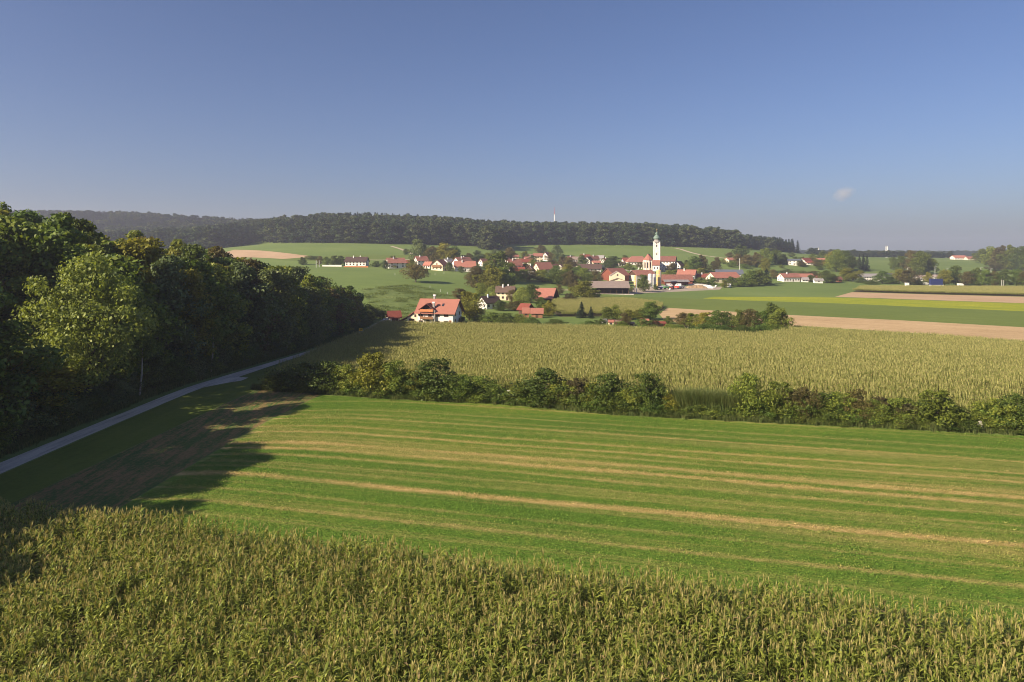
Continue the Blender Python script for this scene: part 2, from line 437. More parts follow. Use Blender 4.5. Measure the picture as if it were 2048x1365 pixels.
def inpoly(P, poly):
    x, y = P[:, 0], P[:, 1]; r = np.zeros(len(P), bool); n = len(poly)
    for i in range(n):
        x1, y1 = poly[i]; x2, y2 = poly[(i + 1) % n]
        c = ((y1 > y) != (y2 > y))
        with np.errstate(divide='ignore', invalid='ignore'):
            r ^= c & (x < (x2 - x1) * (y - y1) / (y2 - y1 + 1e-12) + x1)
    return r
cen = gv[gf].mean(axis=1)
owner = np.full(len(gf), -1)
for k, (nm, mk, poly) in enumerate(POLYS):
    owner[inpoly(cen, poly)] = k
for k in (POLYS.index(p) for p in POLYS if p[0] == "gravel_road"):
    owner[inpoly(cen, POLYS[k][2])] = k
gz = tz(gv[:, 0], gv[:, 1])

# special materials: road, green crop with straw stripes, headland
m, nt, out = mat_new("worn_gravel_road")
v1, vr = world_uv(nt, 0, 1, 0.08, 1)
a = noise(nt, v1, 1.6, 5, 0.6)
v3, _ = world_uv(nt, 0, 3, 3, 3); c = noise(nt, v3, 1.0, 5, 0.7)
f = fmath(nt, 'ADD', fmath(nt, 'MULTIPLY', a, 0.6), fmath(nt, 'MULTIPLY', c, 0.4))
surf(nt, out, ramp(nt, f, [(0.35, (0.30, 0.27, 0.22)), (0.5, (0.50, 0.45, 0.37)), (0.66, (0.66, 0.59, 0.48))]), 0.95, 0.15, c, 0.03)
M['road'] = m

def stripe_group():
    """colour of the green crop: straw coloured bands left by the plough, along the rows"""
    g = bpy.data.node_groups.new("crop_colour", 'ShaderNodeTree')
    g.interface.new_socket("Color", in_out='OUTPUT', socket_type='NodeSocketColor')
    g.interface.new_socket("Band", in_out='OUTPUT', socket_type='NodeSocketFloat')
    go = g.nodes.new("NodeGroupOutput")
    _, rp = world_uv(g, 14.5)
    sp = g.nodes.new("ShaderNodeSeparateXYZ"); g.links.new(rp, sp.inputs[0])
    # wobble
    vw, _ = world_uv(g, 14.5, 0.03, 0.12, 0.1)
    wob = fmath(g, 'MULTIPLY', fmath(g, 'SUBTRACT', noise(g, vw, 1.0, 4, 0.6), 0.5), 2.2)
    vw2, _ = world_uv(g, 14.5, 0.7, 1.5, 1)
    wob2 = fmath(g, 'MULTIPLY', fmath(g, 'SUBTRACT', noise(g, vw2, 1.0, 4, 0.7), 0.5), 1.1)
    # the bands bend towards the road at their left end
    bend = fmath(g, 'MULTIPLY', fmath(g, 'POWER', fmath(g, 'MAXIMUM', fmath(g, 'MULTIPLY', fmath(g, 'ADD', sp.outputs[0], 38.0), -0.12), 0.0), 2.0), 1.0)
    v = fmath(g, 'ADD', fmath(g, 'ADD', fmath(g, 'ADD', sp.outputs[1], wob), wob2), bend)
    tt = fmath(g, 'MULTIPLY', fmath(g, 'SUBTRACT', v, 42.0), 1 / 64.0, clamp=True)
    bands = [(51.9, 0.3, 0.6), (59.0, 0.55, 1.0), (66.0, 0.4, 0.6), (68.6, 0.5, 1.0), (70.8, 0.6, 1.0), (75.4, 0.4, 0.9), (78.2, 0.35, 0.8), (82.8, 0.3, 0.75), (87.5, 0.3, 0.5), (93.0, 0.3, 0.4)]
    r = g.nodes.new("ShaderNodeValToRGB"); cr = r.color_ramp; cr.interpolation = 'LINEAR'
    stops = []
    for c0, hw, s_ in bands[:10]:
        stops += [(c0 - hw * 1.5, 0.0), (c0, s_ * 0.92), (c0 + hw * 1.5, 0.0)]
    stops = sorted((min(1, max(0, (p - 42) / 64)), q) for p, q in stops)
    while len(cr.elements) < len(stops): cr.elements.new(0.5)
    for e, (p, q) in zip(cr.elements, stops): e.position = p; e.color = (q, q, q, 1)
    g.links.new(tt, r.inputs[0])
    thin = [(49.1, .25), (54.9, .4), (61.4, .35), (63.2, .45), (73.3, .45), (80.9, .3), (84.8, .35)]
    r2 = g.nodes.new("ShaderNodeValToRGB"); cr2 = r2.color_ramp
    st2 = []
    for c0, s_ in thin: st2 += [(c0 - 0.42, 0.0), (c0, s_), (c0 + 0.42, 0.0)]
    st2 = sorted(((p - 42) / 64, q) for p, q in st2)
    while len(cr2.elements) < len(st2): cr2.elements.new(0.5)
    for e, (p, q) in zip(cr2.elements, st2): e.position = p; e.color = (q, q, q, 1)
    g.links.new(tt, r2.inputs[0])
    both = fmath(g, 'MAXIMUM', r.outputs[0], r2.outputs[0])
    # patchiness along the bands
    vp, _ = world_uv(g, 14.5, 0.05, 0.5, 0.3)
    patch = noise(g, vp, 1.0, 5, 0.65)
    band = fmath(g, 'MULTIPLY', both, ramp(g, patch, [(0.3, (0.55,) * 3), (0.5, (1.25,) * 3)]), clamp=True)
    # fine secondary rows everywhere
    vf, _ = world_uv(g, 14.5, 0.02, 1.7, 0.3)
    rows = noise(g, vf, 1.0, 4, 0.7)
    rows_f = ramp(g, rows, [(0.52, (0, 0, 0)), (0.70, (0.8,) * 3)])
    vm, _ = world_uv(g, 14.5, 0.012, 0.30, 0.3)
    belt = ramp(g, noise(g, vm, 1.0, 3, 0.6), [(0.50, (0.0,) * 3), (0.68, (0.45,) * 3)])
    fade = fmath(g, 'SUBTRACT', 1.0, fmath(g, 'MULTIPLY', fmath(g, 'SUBTRACT', sp.outputs[1], 80.0), 0.14, clamp=True), clamp=True)
    near = fmath(g, 'MULTIPLY', fmath(g, 'SUBTRACT', sp.outputs[1], 50.0), 0.12, clamp=True)
    belt = fmath(g, 'MULTIPLY', fmath(g, 'MULTIPLY', belt, fade), near)
    band = fmath(g, 'MAXIMUM', band, belt)
    band2 = fmath(g, 'ADD', band, fmath(g, 'MULTIPLY', rows_f, 0.45), clamp=True)
    vb, _ = world_uv(g, 14.5, 0.012, 0.05, 0.1)
    broad = noise(g, vb, 1.0, 4, 0.6)
    vg, _ = world_uv(g, 14.5, 0.9, 1.6, 1)
    grain = noise(g, vg, 1.0, 5, 0.75)
    f2 = fmath(g, 'ADD', fmath(g, 'MULTIPLY', broad, 0.5), fmath(g, 'MULTIPLY', grain, 0.5))
    green = ramp(g, f2, [(0.36, (0.070, 0.150, 0.020)), (0.5, (0.120, 0.210, 0.028)), (0.64, (0.24, 0.265, 0.050))])
    straw = ramp(g, grain, [(0.35, (0.38, 0.29, 0.09)), (0.65, (0.60, 0.42, 0.19))])
    c_ = mix(g, band2, green, straw)
    g.links.new(c_, go.inputs[0]); g.links.new(band2, go.inputs[1])
    return g
CROP = stripe_group()
m, nt, out = mat_new("green_crop_ground")
gn = nt.nodes.new("ShaderNodeGroup"); gn.node_tree = CROP
v3, _ = world_uv(nt, 14.5, 1.6, 4.0, 1); c = noise(nt, v3, 1.0, 5, 0.75)
surf(nt, out, gn.outputs[0], 0.95, 0.1, c, 0.35, 0.8)
M['crop'] = m
m, nt, out = mat_new("green_crop_leaf")
gn = nt.nodes.new("ShaderNodeGroup"); gn.node_tree = CROP
g_ = nt.nodes.new("ShaderNodeNewGeometry")
hs = nt.nodes.new("ShaderNodeHueSaturation")
nt.links.new(fmath(nt, 'ADD', fmath(nt, 'MULTIPLY', g_.outputs['Random Per Island'], 0.7), 0.75), hs.inputs['Value'])
nt.links.new(gn.outputs[0], hs.inputs['Color'])
pb = nt.nodes.new("ShaderNodeBsdfPrincipled"); pb.inputs['Roughness'].default_value = 0.7; pb.inputs['Specular IOR Level'].default_value = 0.15
nt.links.new(hs.outputs[0], pb.inputs['Base Color'])
tr = nt.nodes.new("ShaderNodeBsdfTranslucent"); nt.links.new(hs.outputs[0], tr.inputs[0])
ms = nt.nodes.new("ShaderNodeMixShader"); ms.inputs[0].default_value = 0.3
nt.links.new(pb.outputs[0], ms.inputs[1]); nt.links.new(tr.outputs[0], ms.inputs[2]); nt.links.new(ms.outputs[0], out.inputs[0])
M['crop_leaf'] = m
m, nt, out = mat_new("headland_ground")
v1, _ = world_uv(nt, -3, 0.9, 0.14, 0.3); a = noise(nt, v1, 1.0, 7, 0.75)
v3, _ = world_uv(nt, 0, 2.6, 1.8, 1); c = noise(nt, v3, 1.0, 6, 0.8)
f = fmath(nt, 'ADD', fmath(nt, 'MULTIPLY', a, 0.55), fmath(nt, 'MULTIPLY', c, 0.45))
surf(nt, out, ramp(nt, f, [(0.38, (0.060, 0.120, 0.030)), (0.47, (0.10, 0.145, 0.04)), (0.53, (0.24, 0.17, 0.07)), (0.65, (0.34, 0.21, 0.095))]), 0.95, 0.1, c, 0.25)
M['headland'] = m

def ground_piece(name, faces, mat):
    used = np.unique(faces); remap = np.full(len(gv), -1); remap[used] = np.arange(len(used))
    co = np.column_stack([gv[used], gz[used]])
    me = bpy.data.meshes.new(name)
    me.from_pydata(co.tolist(), [], remap[faces].tolist())
    me.materials.append(mat)
    me.polygons.foreach_set("use_smooth", [True] * len(me.polygons))
    me.update()
    o = link_mesh(name, me); tag(o, kind="structure")
    return o
ground_piece("ground", gf[owner == -1], M['meadow'])
for k, (nm, mk, poly) in enumerate(POLYS):
    sel = gf[owner == k]
    if len(sel): ground_piece(nm, sel, M[mk])

# ------------------------------------------------------------------ scattering (uncountable plants only)
def proto_collection(name, meshes):
    c = bpy.data.collections.new(name)
    for i, me in enumerate(meshes):
        o = bpy.data.objects.new("%s_%02d" % (name, i), me); c.objects.link(o)
    return c

def scatter(name, label, pts, rots, scls, idx, meshes, kind="stuff"):
    me = bpy.data.meshes.new(name)
    me.from_pydata([tuple(p) for p in pts], [], [])
    n = len(pts)
    a = me.attributes.new("rot", 'FLOAT_VECTOR', 'POINT'); a.data.foreach_set("vector", np.asarray(rots, 'f').ravel())
    a = me.attributes.new("scl", 'FLOAT_VECTOR', 'POINT'); a.data.foreach_set("vector", np.asarray(scls, 'f').ravel())
    a = me.attributes.new("idx", 'INT', 'POINT'); a.data.foreach_set("value", np.asarray(idx, 'i'))
    o = link_mesh(name, me); tag(o, label, kind=kind)
    ng = bpy.data.node_groups.new(name + "_scatter", 'GeometryNodeTree')
    ng.interface.new_socket("Geometry", in_out='INPUT', socket_type='NodeSocketGeometry')
    ng.interface.new_socket("Geometry", in_out='OUTPUT', socket_type='NodeSocketGeometry')
    gi = ng.nodes.new("NodeGroupInput"); go = ng.nodes.new("NodeGroupOutput")
    ci = ng.nodes.new("GeometryNodeCollectionInfo"); ci.inputs[0].default_value = proto_collection(name + "_kinds", meshes)
    ci.inputs['Separate Children'].default_value = True; ci.inputs['Reset Children'].default_value = True
    ip = ng.nodes.new("GeometryNodeInstanceOnPoints")
    def attr(nm, ty):
        q = ng.nodes.new("GeometryNodeInputNamedAttribute"); q.data_type = ty; q.inputs[0].default_value = nm
        return q.outputs[0]
    ng.links.new(gi.outputs[0], ip.inputs['Points']); ng.links.new(ci.outputs[0], ip.inputs['Instance'])
    ip.inputs['Pick Instance'].default_value = True
    ng.links.new(attr("idx", 'INT'), ip.inputs['Instance Index'])
    ng.links.new(attr("rot", 'FLOAT_VECTOR'), ip.inputs['Rotation'])
    ng.links.new(attr("scl", 'FLOAT_VECTOR'), ip.inputs['Scale'])
    ng.links.new(ip.outputs[0], go.inputs[0])
    md = o.modifiers.new("scatter", 'NODES'); md.node_group = ng
    return o

def inside(x, y, poly): return inpoly(np.column_stack([x, y]), poly)
def edge_dist(x, y, poly):
    d = np.full(len(x), 1e9); n = len(poly)
    for i in range(n):
        ax, ay = poly[i]; bx, by = poly[(i+1) % n]
        L2 = (bx-ax)**2 + (by-ay)**2 + 1e-9
        t = np.clip(((x-ax)*(bx-ax) + (y-ay)*(by-ay)) / L2, 0, 1)
        d = np.minimum(d, np.hypot(x-ax-t*(bx-ax), y-ay-t*(by-ay)))
    return d
rng = np.random.default_rng(7)

# corn plants ---------------------------------------------------------------
def corn_leafs(mb, rnd, x, y, base_z, H, nleaf, segs, Lf, wd, dry=0.08, lo=0.25):
    for k in range(nleaf):
        z0 = base_z + H * (lo + (0.95 - lo) * (k + 0.5) / nleaf)
        az = (k % 2) * math.pi + rnd.uniform(-0.6, 0.6) + mb.az
        L = Lf * rnd.uniform(0.7, 1.15) * (1.0 - 0.35 * (k / nleaf) ** 2)
        el = rnd.uniform(1.0, 1.35); droop = rnd.uniform(1.1, 2.5)
        px, pz = 0.0, 0.0
        w0 = wd * rnd.uniform(0.8, 1.2)
        ca, sa = math.cos(az), math.sin(az)
        prev = None
        mb.cur = 2 if rnd.random() < dry + 0.25 * max(0, 0.3 - k / nleaf) else 0
        tw = rnd.uniform(-0.5, 0.5)
        for sgm in range(segs + 1):
            t = sgm / segs
            w = w0 * (0.55 + 1.6 * t * (1 - t)) * (1 - 0.85 * max(0, t - 0.6) / 0.4)
            a_ = tw * t
            ox, oy, oz = -sa * w * math.cos(a_), ca * w * math.cos(a_), w * math.sin(a_)
            c = (x + ca * px, y + sa * px, z0 + pz)
            cur = ((c[0]-ox, c[1]-oy, c[2]-oz), (c[0]+ox, c[1]+oy, c[2]+oz))
            if prev: mb.poly([prev[0], cur[0], cur[1], prev[1]])
            prev = cur
            e = el - droop * t
            px += L / segs * math.cos(e); pz += L / segs * math.sin(e)

def corn_plant(seed):
    rnd = random.Random(seed); mb = MB(); mb.az = rnd.uniform(0, 6.28)
    H = 2.05
    mb.cur = 0; mb.tube((0, 0, 0), (0, 0, H), 0.016, 0.008, 4, False)
    corn_leafs(mb, rnd, 0, 0, 0, H, 11, 5, 0.72, 0.045)
    mb.cur = 1
    for k in range(7):
        a = rnd.uniform(0, 6.28); sp = rnd.uniform(0.04, 0.16) if k else 0.01
        e = (math.cos(a) * sp, math.sin(a) * sp, H + rnd.uniform(0.22, 0.38))
        q = Vector((-math.sin(a), math.cos(a), 0)) * 0.0075
        m_ = Vector((e[0]*0.5, e[1]*0.5, H + 0.16))
        mb.poly([Vector((0, 0, H - 0.05)) - q, Vector((0, 0, H - 0.05)) + q, m_ + q * 1.6, m_ - q * 1.6])
        mb.poly([m_ - q*1.6, m_ + q*1.6, Vector(e) + q*0.5, Vector(e) - q*0.5])
    return mb.mesh("corn_plant", [M['corn_leaf'], M['corn_tassel'], M['corn_dry']])

def corn_patch(seed, n, rows, size):
    """a few square metres of corn seen from far"""
    rnd = random.Random(seed); mb = MB()
    for r in range(rows):
        for k in range(n):
            x = -size/2 + size * (k + 0.5 + rnd.uniform(-0.3, 0.3)) / n
            y = -size/2 + size * (r + 0.5 + rnd.uniform(-0.3, 0.3)) / rows
            H = 2.1 * rnd.uniform(0.86, 1.10); mb.az = rnd.uniform(0, 6.28)
            corn_leafs(mb, rnd, x, y, 0, H, 6, 2, 0.42, 0.055, lo=0.5)
            mb.cur = 1
            a = rnd.uniform(0, 6.28); q = Vector((math.cos(a), math.sin(a), 0)) * 0.032
            b = Vector((x, y, H - 0.1)); t = b + Vector((rnd.uniform(-0.06, 0.06), rnd.uniform(-0.06, 0.06), 0.42))
            mb.poly([b - q*0.5, b + q*0.5, t + q, t - q])
    return mb.mesh("corn_patch", [M['corn_far'], M['corn_top'], M['corn_dry']])

# near corn: rows run along u
us = np.arange(-60, 110, 0.18); vs = np.arange(10, 60, 0.75)
U, V = np.meshgrid(us, vs); U = U + rng.normal(0, 0.05, U.shape); V = V + rng.normal(0, 0.05, V.shape)
c_, s_ = math.cos(R(14.5)), math.sin(R(14.5))
X = (U * c_ + V * s_).ravel(); Y = (-U * s_ + V * c_).ravel()
poly = corn_front_edge + [(100, -10), (-46, -10)]
vis = inside(X, Y, poly) & (Y > 22) & (np.abs(X) < 0.80 * Y + 8)
X, Y = X[vis], Y[vis]
keep = rng.random(len(X)) < 0.93
X, Y = X[keep], Y[keep]
# low spots and gaps, height drifting gently
def vnoise(x, y, s, seed):
    r = np.random.default_rng(seed); g = r.random((64, 64))
    fx, fy = x / s % 63, y / s % 63; i, j = fx.astype(int), fy.astype(int); a, b = fx - i, fy - j
    a = a*a*(3-2*a); b = b*b*(3-2*b)
    return g[i, j]*(1-a)*(1-b) + g[i+1, j]*a*(1-b) + g[i, j+1]*(1-a)*b + g[i+1, j+1]*a*b
h = 0.80 + 0.32 * vnoise(X + 200, Y + 200, 2.2, 1) + 0.10 * vnoise(X + 200, Y + 200, 7, 2) + rng.normal(0, 0.075, len(X))
gap = vnoise(X + 300, Y + 300, 1.5, 3) > 0.84
h[gap] *= 0.72
n = len(X)
rot = np.column_stack([rng.normal(0, 0.07, n), rng.normal(0, 0.07, n), rng.uniform(0, 6.283, n)])
scl = np.column_stack([h * rng.uniform(0.9, 1.15, n)] * 2 + [h])
scatter("near_corn", "tall ripening corn with pale tassels filling the bottom of the view", np.column_stack([X, Y, tz(X, Y)]), rot, scl, rng.integers(0, 10, n), [corn_plant(100 + i) for i in range(10)])

def corn_area(name, label, poly, size, meshes, inset, hs=1.0, rotdeg=-14.5, box=None):
    xs = [p[0] for p in poly]; yy = [p[1] for p in poly]
    cr, sr = math.cos(R(rotdeg)), math.sin(R(rotdeg))
    ext = max(max(xs) - min(xs), max(yy) - min(yy)) + 20; cx, cy = sum(xs)/len(xs), sum(yy)/len(yy)
    g = np.arange(-ext, ext, size * 0.98); A, B = np.meshgrid(g, g); A, B = A.ravel(), B.ravel()
    X = cx + A * cr - B * sr; Y = cy + A * sr + B * cr
    k = inside(X, Y, poly) & (edge_dist(X, Y, poly) > inset) & (np.abs(X) < 0.80 * Y + 10)
    X, Y = X[k], Y[k]; n = len(X)
    rot = np.column_stack([np.zeros(n), np.zeros(n), R(rotdeg) + math.pi / 2 * rng.integers(0, 4, n) + rng.normal(0, 0.12, n)])
    X = X + rng.normal(0, 0.22, n); Y = Y + rng.normal(0, 0.22, n)
    h = hs * (0.90 + 0.12 * vnoise(X + 500, Y + 500, 9, 5) + 0.06 * vnoise(X + 900, Y + 300, 30, 6) + rng.normal(0, 0.02, n))
    scl = np.column_stack([np.ones(n), np.ones(n), h])
    scatter(name, label, np.column_stack([X, Y, tz(X, Y)]), rot, scl, rng.integers(0, len(meshes), n), meshes)
    return n
patches = [corn_patch(300 + i, 17, 4, 3.0) for i in range(8)]
nmid = corn_area("wide_corn_field", "wide field of ripe yellow green corn behind the hedge", corn_mid, 3.0, patches, 0.5)
corn_area("village_corn_field", "small olive corn field below the village farm", [p for p in POLYS if p[0] == "middle_corn_soil"][0][2], 3.0, patches, 1.0)
corn_area("distant_corn_strip", "long corn strip beside the pale stubble on the right", [p for p in POLYS if p[0] == "far_corn_soil"][0][2], 3.0, patches, 1.0)

# low green crop --------------------------------------------------------------
def crop_tuft(seed, size=1.5, n=150, hgt=0.16, leaf=0.10):
    rnd = random.Random(seed); mb = MB()
    for k in range(n):
        row = rnd.randint(0, 5)
        x = rnd.uniform(-size/2, size/2); y = -size/2 + size * (row + 0.5) / 6 + rnd.gauss(0, 0.07)
        z = rnd.uniform(0.0, hgt); a = rnd.uniform(0, 6.28); L = leaf * rnd.uniform(0.6, 1.4)
        d = Vector((math.cos(a), math.sin(a), rnd.uniform(0.1, 1.2))).normalized() * L
        s2 = Vector((-math.sin(a), math.cos(a), rnd.uniform(-0.4, 0.4))).normalized() * L * 0.35
        b = Vector((x, y, z))
        mb.poly([b, b + d*0.5 - s2, b + d, b + d*0.5 + s2])
    return mb.mesh("crop_tuft", M['crop_leaf'])
poly = [p for p in POLYS if p[0] == "green_field"][0][2]
g1 = np.arange(-80, 170, 1.5); g2 = np.arange(30, 120, 1.5); U, V = np.meshgrid(g1, g2); U, V = U.ravel(), V.ravel()
X = U * c_ + V * s_; Y = -U * s_ + V * c_
k = inside(X, Y, poly) & (edge_dist(X, Y, poly) > 0.8) & (np.abs(X) < 0.8 * Y + 5)
X, Y = X[k], Y[k]; n = len(X)
rot = np.column_stack([np.zeros(n), np.zeros(n), R(-14.5) + math.pi * rng.integers(0, 2, n)])
hh = 0.6 + 0.8 * vnoise(X + 400, Y + 400, 4, 9)
scatter("green_crop", "low green crop striped with straw coloured bands", np.column_stack([X, Y, tz(X, Y)]), rot, np.column_stack([np.ones(n), np.ones(n), hh]), rng.integers(0, 5, n), [crop_tuft(500 + i) for i in range(5)])
# ------------------------------------------------------------------ trees
def quads_mesh(name, P, N, size, mats, rnd_np, aspect=0.62):
    """diamond shaped leaf clumps at P facing N"""
    n = len(P)
    r = rnd_np.normal(size=(n, 3)); N = N / np.linalg.norm(N, axis=1, keepdims=True)
    T = np.cross(N, r); T /= np.linalg.norm(T, axis=1, keepdims=True) + 1e-9
    B = np.cross(N, T)
    s = size[:, None]
    V = np.stack([P - T*s, P - B*s*aspect + N*s*0.12, P + T*s, P + B*s*aspect + N*s*0.12], axis=1).reshape(-1, 3)
    me = bpy.data.meshes.new(name)
    me.vertices.add(4*n); me.vertices.foreach_set("co", V.ravel())
    me.loops.add(4*n); me.loops.foreach_set("vertex_index", np.arange(4*n))
    me.polygons.add(n); me.polygons.foreach_set("loop_start", np.arange(0, 4*n, 4)); me.polygons.foreach_set("loop_total", np.full(n, 4))
    for m_ in mats: me.materials.append(m_)
    me.update(calc_edges=True)
    return me

def make_crown(seed, H, Rd, base, nlobes, nleaf, leaf, top=0.45, mat='leaf', ragged=0.25, wild=0.0):
    """crown mesh and the lobe centres its limbs reach"""
    r = np.random.default_rng(seed)
    lobes = []
    for i in range(nlobes):
        t = (i + r.uniform(0.1, 0.9)) / nlobes
        prof = math.sin(math.pi * min(1, max(0.0, 0.12 + 0.88 * t ** (0.55 + top)))) ** 0.6 if t > 0.02 else 0.4
        prof = max(prof, 0.18)
        a = i * 2.39996 + r.uniform(-0.5, 0.5)
        rr = Rd * prof * r.uniform(0.25, 0.86)
        lr = Rd * r.uniform(0.24, 0.42) * (0.75 + 0.4 * prof)
        z = base + lr * 0.5 + (H - base - lr) * t
        if wild:
            a = r.uniform(0, 6.283); q = r.uniform(0, 1) ** 0.6
            rr = Rd * prof * q * (1 + wild * r.uniform(-0.2, 0.35)); lr *= r.uniform(1 - 0.55 * wild, 1.0)
            z = z + (H - base) * wild * r.uniform(-0.13, 0.10) + 0.06 * H * wild * math.cos(3 * a + seed)
            z = min(max(z, base + lr * 0.4), H * 1.02 - lr * 0.5)
        lobes.append((rr * math.cos(a), rr * math.sin(a), z, lr))
    L = np.array(lobes)
    cen = np.array([0, 0, base + (H - base) * 0.45])
    P, N = [], []
    per = nleaf // nlobes
    for (x, y, z, lr) in lobes:
        c = np.array([x, y, z])
        d = r.normal(size=(per, 3)); d[:, 2] += 0.25
        d /= np.linalg.norm(d, axis=1, keepdims=True)
        rad = lr * (1 + ragged * (r.random(per) - 0.35)) * np.where(r.random(per) < 0.85, 1.0, 0.6)
        p = c + d * rad[:, None] * np.array([1, 1, 0.72])
        # drop leaves deep inside other lobes
        dist = np.linalg.norm((p[:, None, :] - L[None, :, :3]) / np.array([1, 1, 0.72]), axis=2) / L[None, :, 3]
        keep = (dist < 0.62).sum(axis=1) == 0
        keep |= r.random(per) < 0.12
        nn = d * 0.7 + r.normal(size=(per, 3)) * 0.75 + np.array([0, 0, 0.35])
        P.append(p[keep]); N.append(nn[keep])
    P = np.concatenate(P); N = np.concatenate(N)
    size = leaf * r.uniform(0.6, 1.35, len(P))
    return quads_mesh("crown", P, N, size, [M[mat]], r), lobes

def make_trunk(seed, lobes, H, base, r0, mat='bark', nl=14):
    rnd = random.Random(seed); mb = MB()
    pts = [Vector((0, 0, -1.0))]
    x = y = 0
    topz = base + (H - base) * 0.75
    for k in range(1, 6):
        x += rnd.uniform(-0.03, 0.03) * H * 0.4; y += rnd.uniform(-0.03, 0.03) * H * 0.4
        pts.append(Vector((x, y, topz * k / 5)))
    rad = [r0 * (1.25 if k == 0 else 1 - 0.82 * k / 5) for k in range(6)]
    for k in range(5): mb.tube(pts[k], pts[k+1], rad[k], rad[k+1], 7, False)
    for (lx, ly, lz, lr) in lobes[::max(1, len(lobes)//nl)]:
        zz = max(base * 0.6, lz - (math.hypot(lx, ly) * 0.9)); zz = min(zz, topz * 0.98)
        k = min(4, int(zz / topz * 5)); t = zz / topz * 5 - k
        p = pts[k].lerp(pts[k+1], t) if k > 0 else Vector((0, 0, zz))
        e = Vector((lx, ly, lz)); m_ = p.lerp(e, 0.5) + Vector((0, 0, 0.06 * H * 0.3))
        rr = r0 * 0.38 * (1 - 0.5 * zz / H)
        mb.tube(p, m_, rr, rr * 0.6, 5, False); mb.tube(m_, e, rr * 0.6, rr * 0.2, 5, False)
    return mb.mesh("trunk", M[mat])

TV = {}
def variant(key, n, H, Rd, base, nlobes, nleaf, leaf, trunk_r, top=0.45, mat='leaf', bark='bark', ragged=0.25, wild=0.0):
    L = []
    for i in range(n):
        cm, lobes = make_crown(hash_(key) + i * 17, H, Rd, base, nlobes, nleaf, leaf, top, mat, ragged, wild)
        L.append((cm, make_trunk(hash_(key) + i, lobes, H, base, trunk_r, bark)))
    TV[key] = (L, H, Rd)
def hash_(s): return sum(ord(c) * (i * 7 + 3) for i, c in enumerate(s)) % 9973

variant('forest', 6, 20, 5.2, 2.0, 80, 15000, 0.32, 0.32, 0.5, ragged=0.7, wild=0.8)
variant('feature', 1, 21, 7.6, 4.8, 96, 26000, 0.25, 0.38, 0.35, ragged=0.9, wild=1.0)
variant('shrub', 6, 5, 2.6, 0.3, 40, 6500, 0.13, 0.10, 0.5, ragged=0.9, wild=1.2)
variant('far', 6, 14, 5.2, 1.2, 48, 8000, 0.29, 0.30, 0.35, ragged=0.6, wild=0.7)
variant('round', 2, 12, 6.2, 2.4, 34, 8500, 0.26, 0.30, 0.3)
variant('wood', 6, 26, 5.8, 2.0, 30, 1900, 0.85, 0.35, 0.45, ragged=0.7, wild=0.7)

def make_spruce(seed, H, Rd, nt_, per, leaf):
    r = np.random.default_rng(seed)
    P, N = [], []
    for i in range(nt_):
        t = i / nt_; z = H * (0.06 + 0.94 * t); rad = Rd * (1 - t) ** 0.85 + 0.12
        nb = int(5 + 8 * (1 - t))
        for b in range(nb):
            a = r.uniform(0, 6.283); L = rad * r.uniform(0.7, 1.1)
            k = max(4, int(per * (0.3 + L / Rd)))
            q = r.random(k) ** 0.7
            x = q * L; w = r.normal(0, 0.10, k) * L * (1.1 - q)
            p = np.column_stack([np.cos(a)*x - np.sin(a)*w, np.sin(a)*x + np.cos(a)*w, z - 0.32*x + r.normal(0, 0.08, k)])
            P.append(p); N.append(np.column_stack([np.cos(a)*0.5 + r.normal(0, .4, k), np.sin(a)*0.5 + r.normal(0, .4, k), np.full(k, 0.9)]))
    P = np.concatenate(P); N = np.concatenate(N)
    me = quads_mesh("crown", P, N, leaf * r.uniform(0.6, 1.3, len(P)), [M['needle']], r)
    mb = MB(); mb.tube((0, 0, -1), (0, 0, H * 0.97), H * 0.014, 0.02, 6, False)
    return me, mb.mesh("trunk", M['bark'])
TV['spruce'] = ([make_spruce(40 + i, 16, 3.0, 34, 12, 0.32) for i in range(3)], 16, 3.0)
TV['farspruce'] = ([make_spruce(60 + i, 16, 3.0, 22, 6, 0.55) for i in range(2)], 16, 3.0)

_trees = random.Random(3)
def tree(name, key, x, y, h, w, mat=None, label=None, group=None, cat="tree", z=None, vi=None):
    """a tree of height h and crown width w at (x, y)"""
    L, H0, R0 = TV[key]
    cm, tm = L[_trees.randrange(len(L)) if vi is None else vi]
    zz = tzf(x, y) if z is None else z
    root = empty(name, (x, y, zz - 0.05), _trees.uniform(0, 6.28))
    sw = w / (2 * R0); sh = h / H0
    root.scale = (sw, sw, sh)
    tag(root, label, cat, group)
    c = link_mesh("crown", cm, root); t = link_mesh("trunk", tm, root)
    if mat:
        c.material_slots[0].link = 'OBJECT'; c.material_slots[0].material = M[mat]
    return root

# --- the wood beside the road: every tree its own object
fr = random.Random(11)
spots = []
def far_enough(x, y, d):
    return all((x-a)**2 + (y-b)**2 > d*d for a, b, _ in spots)
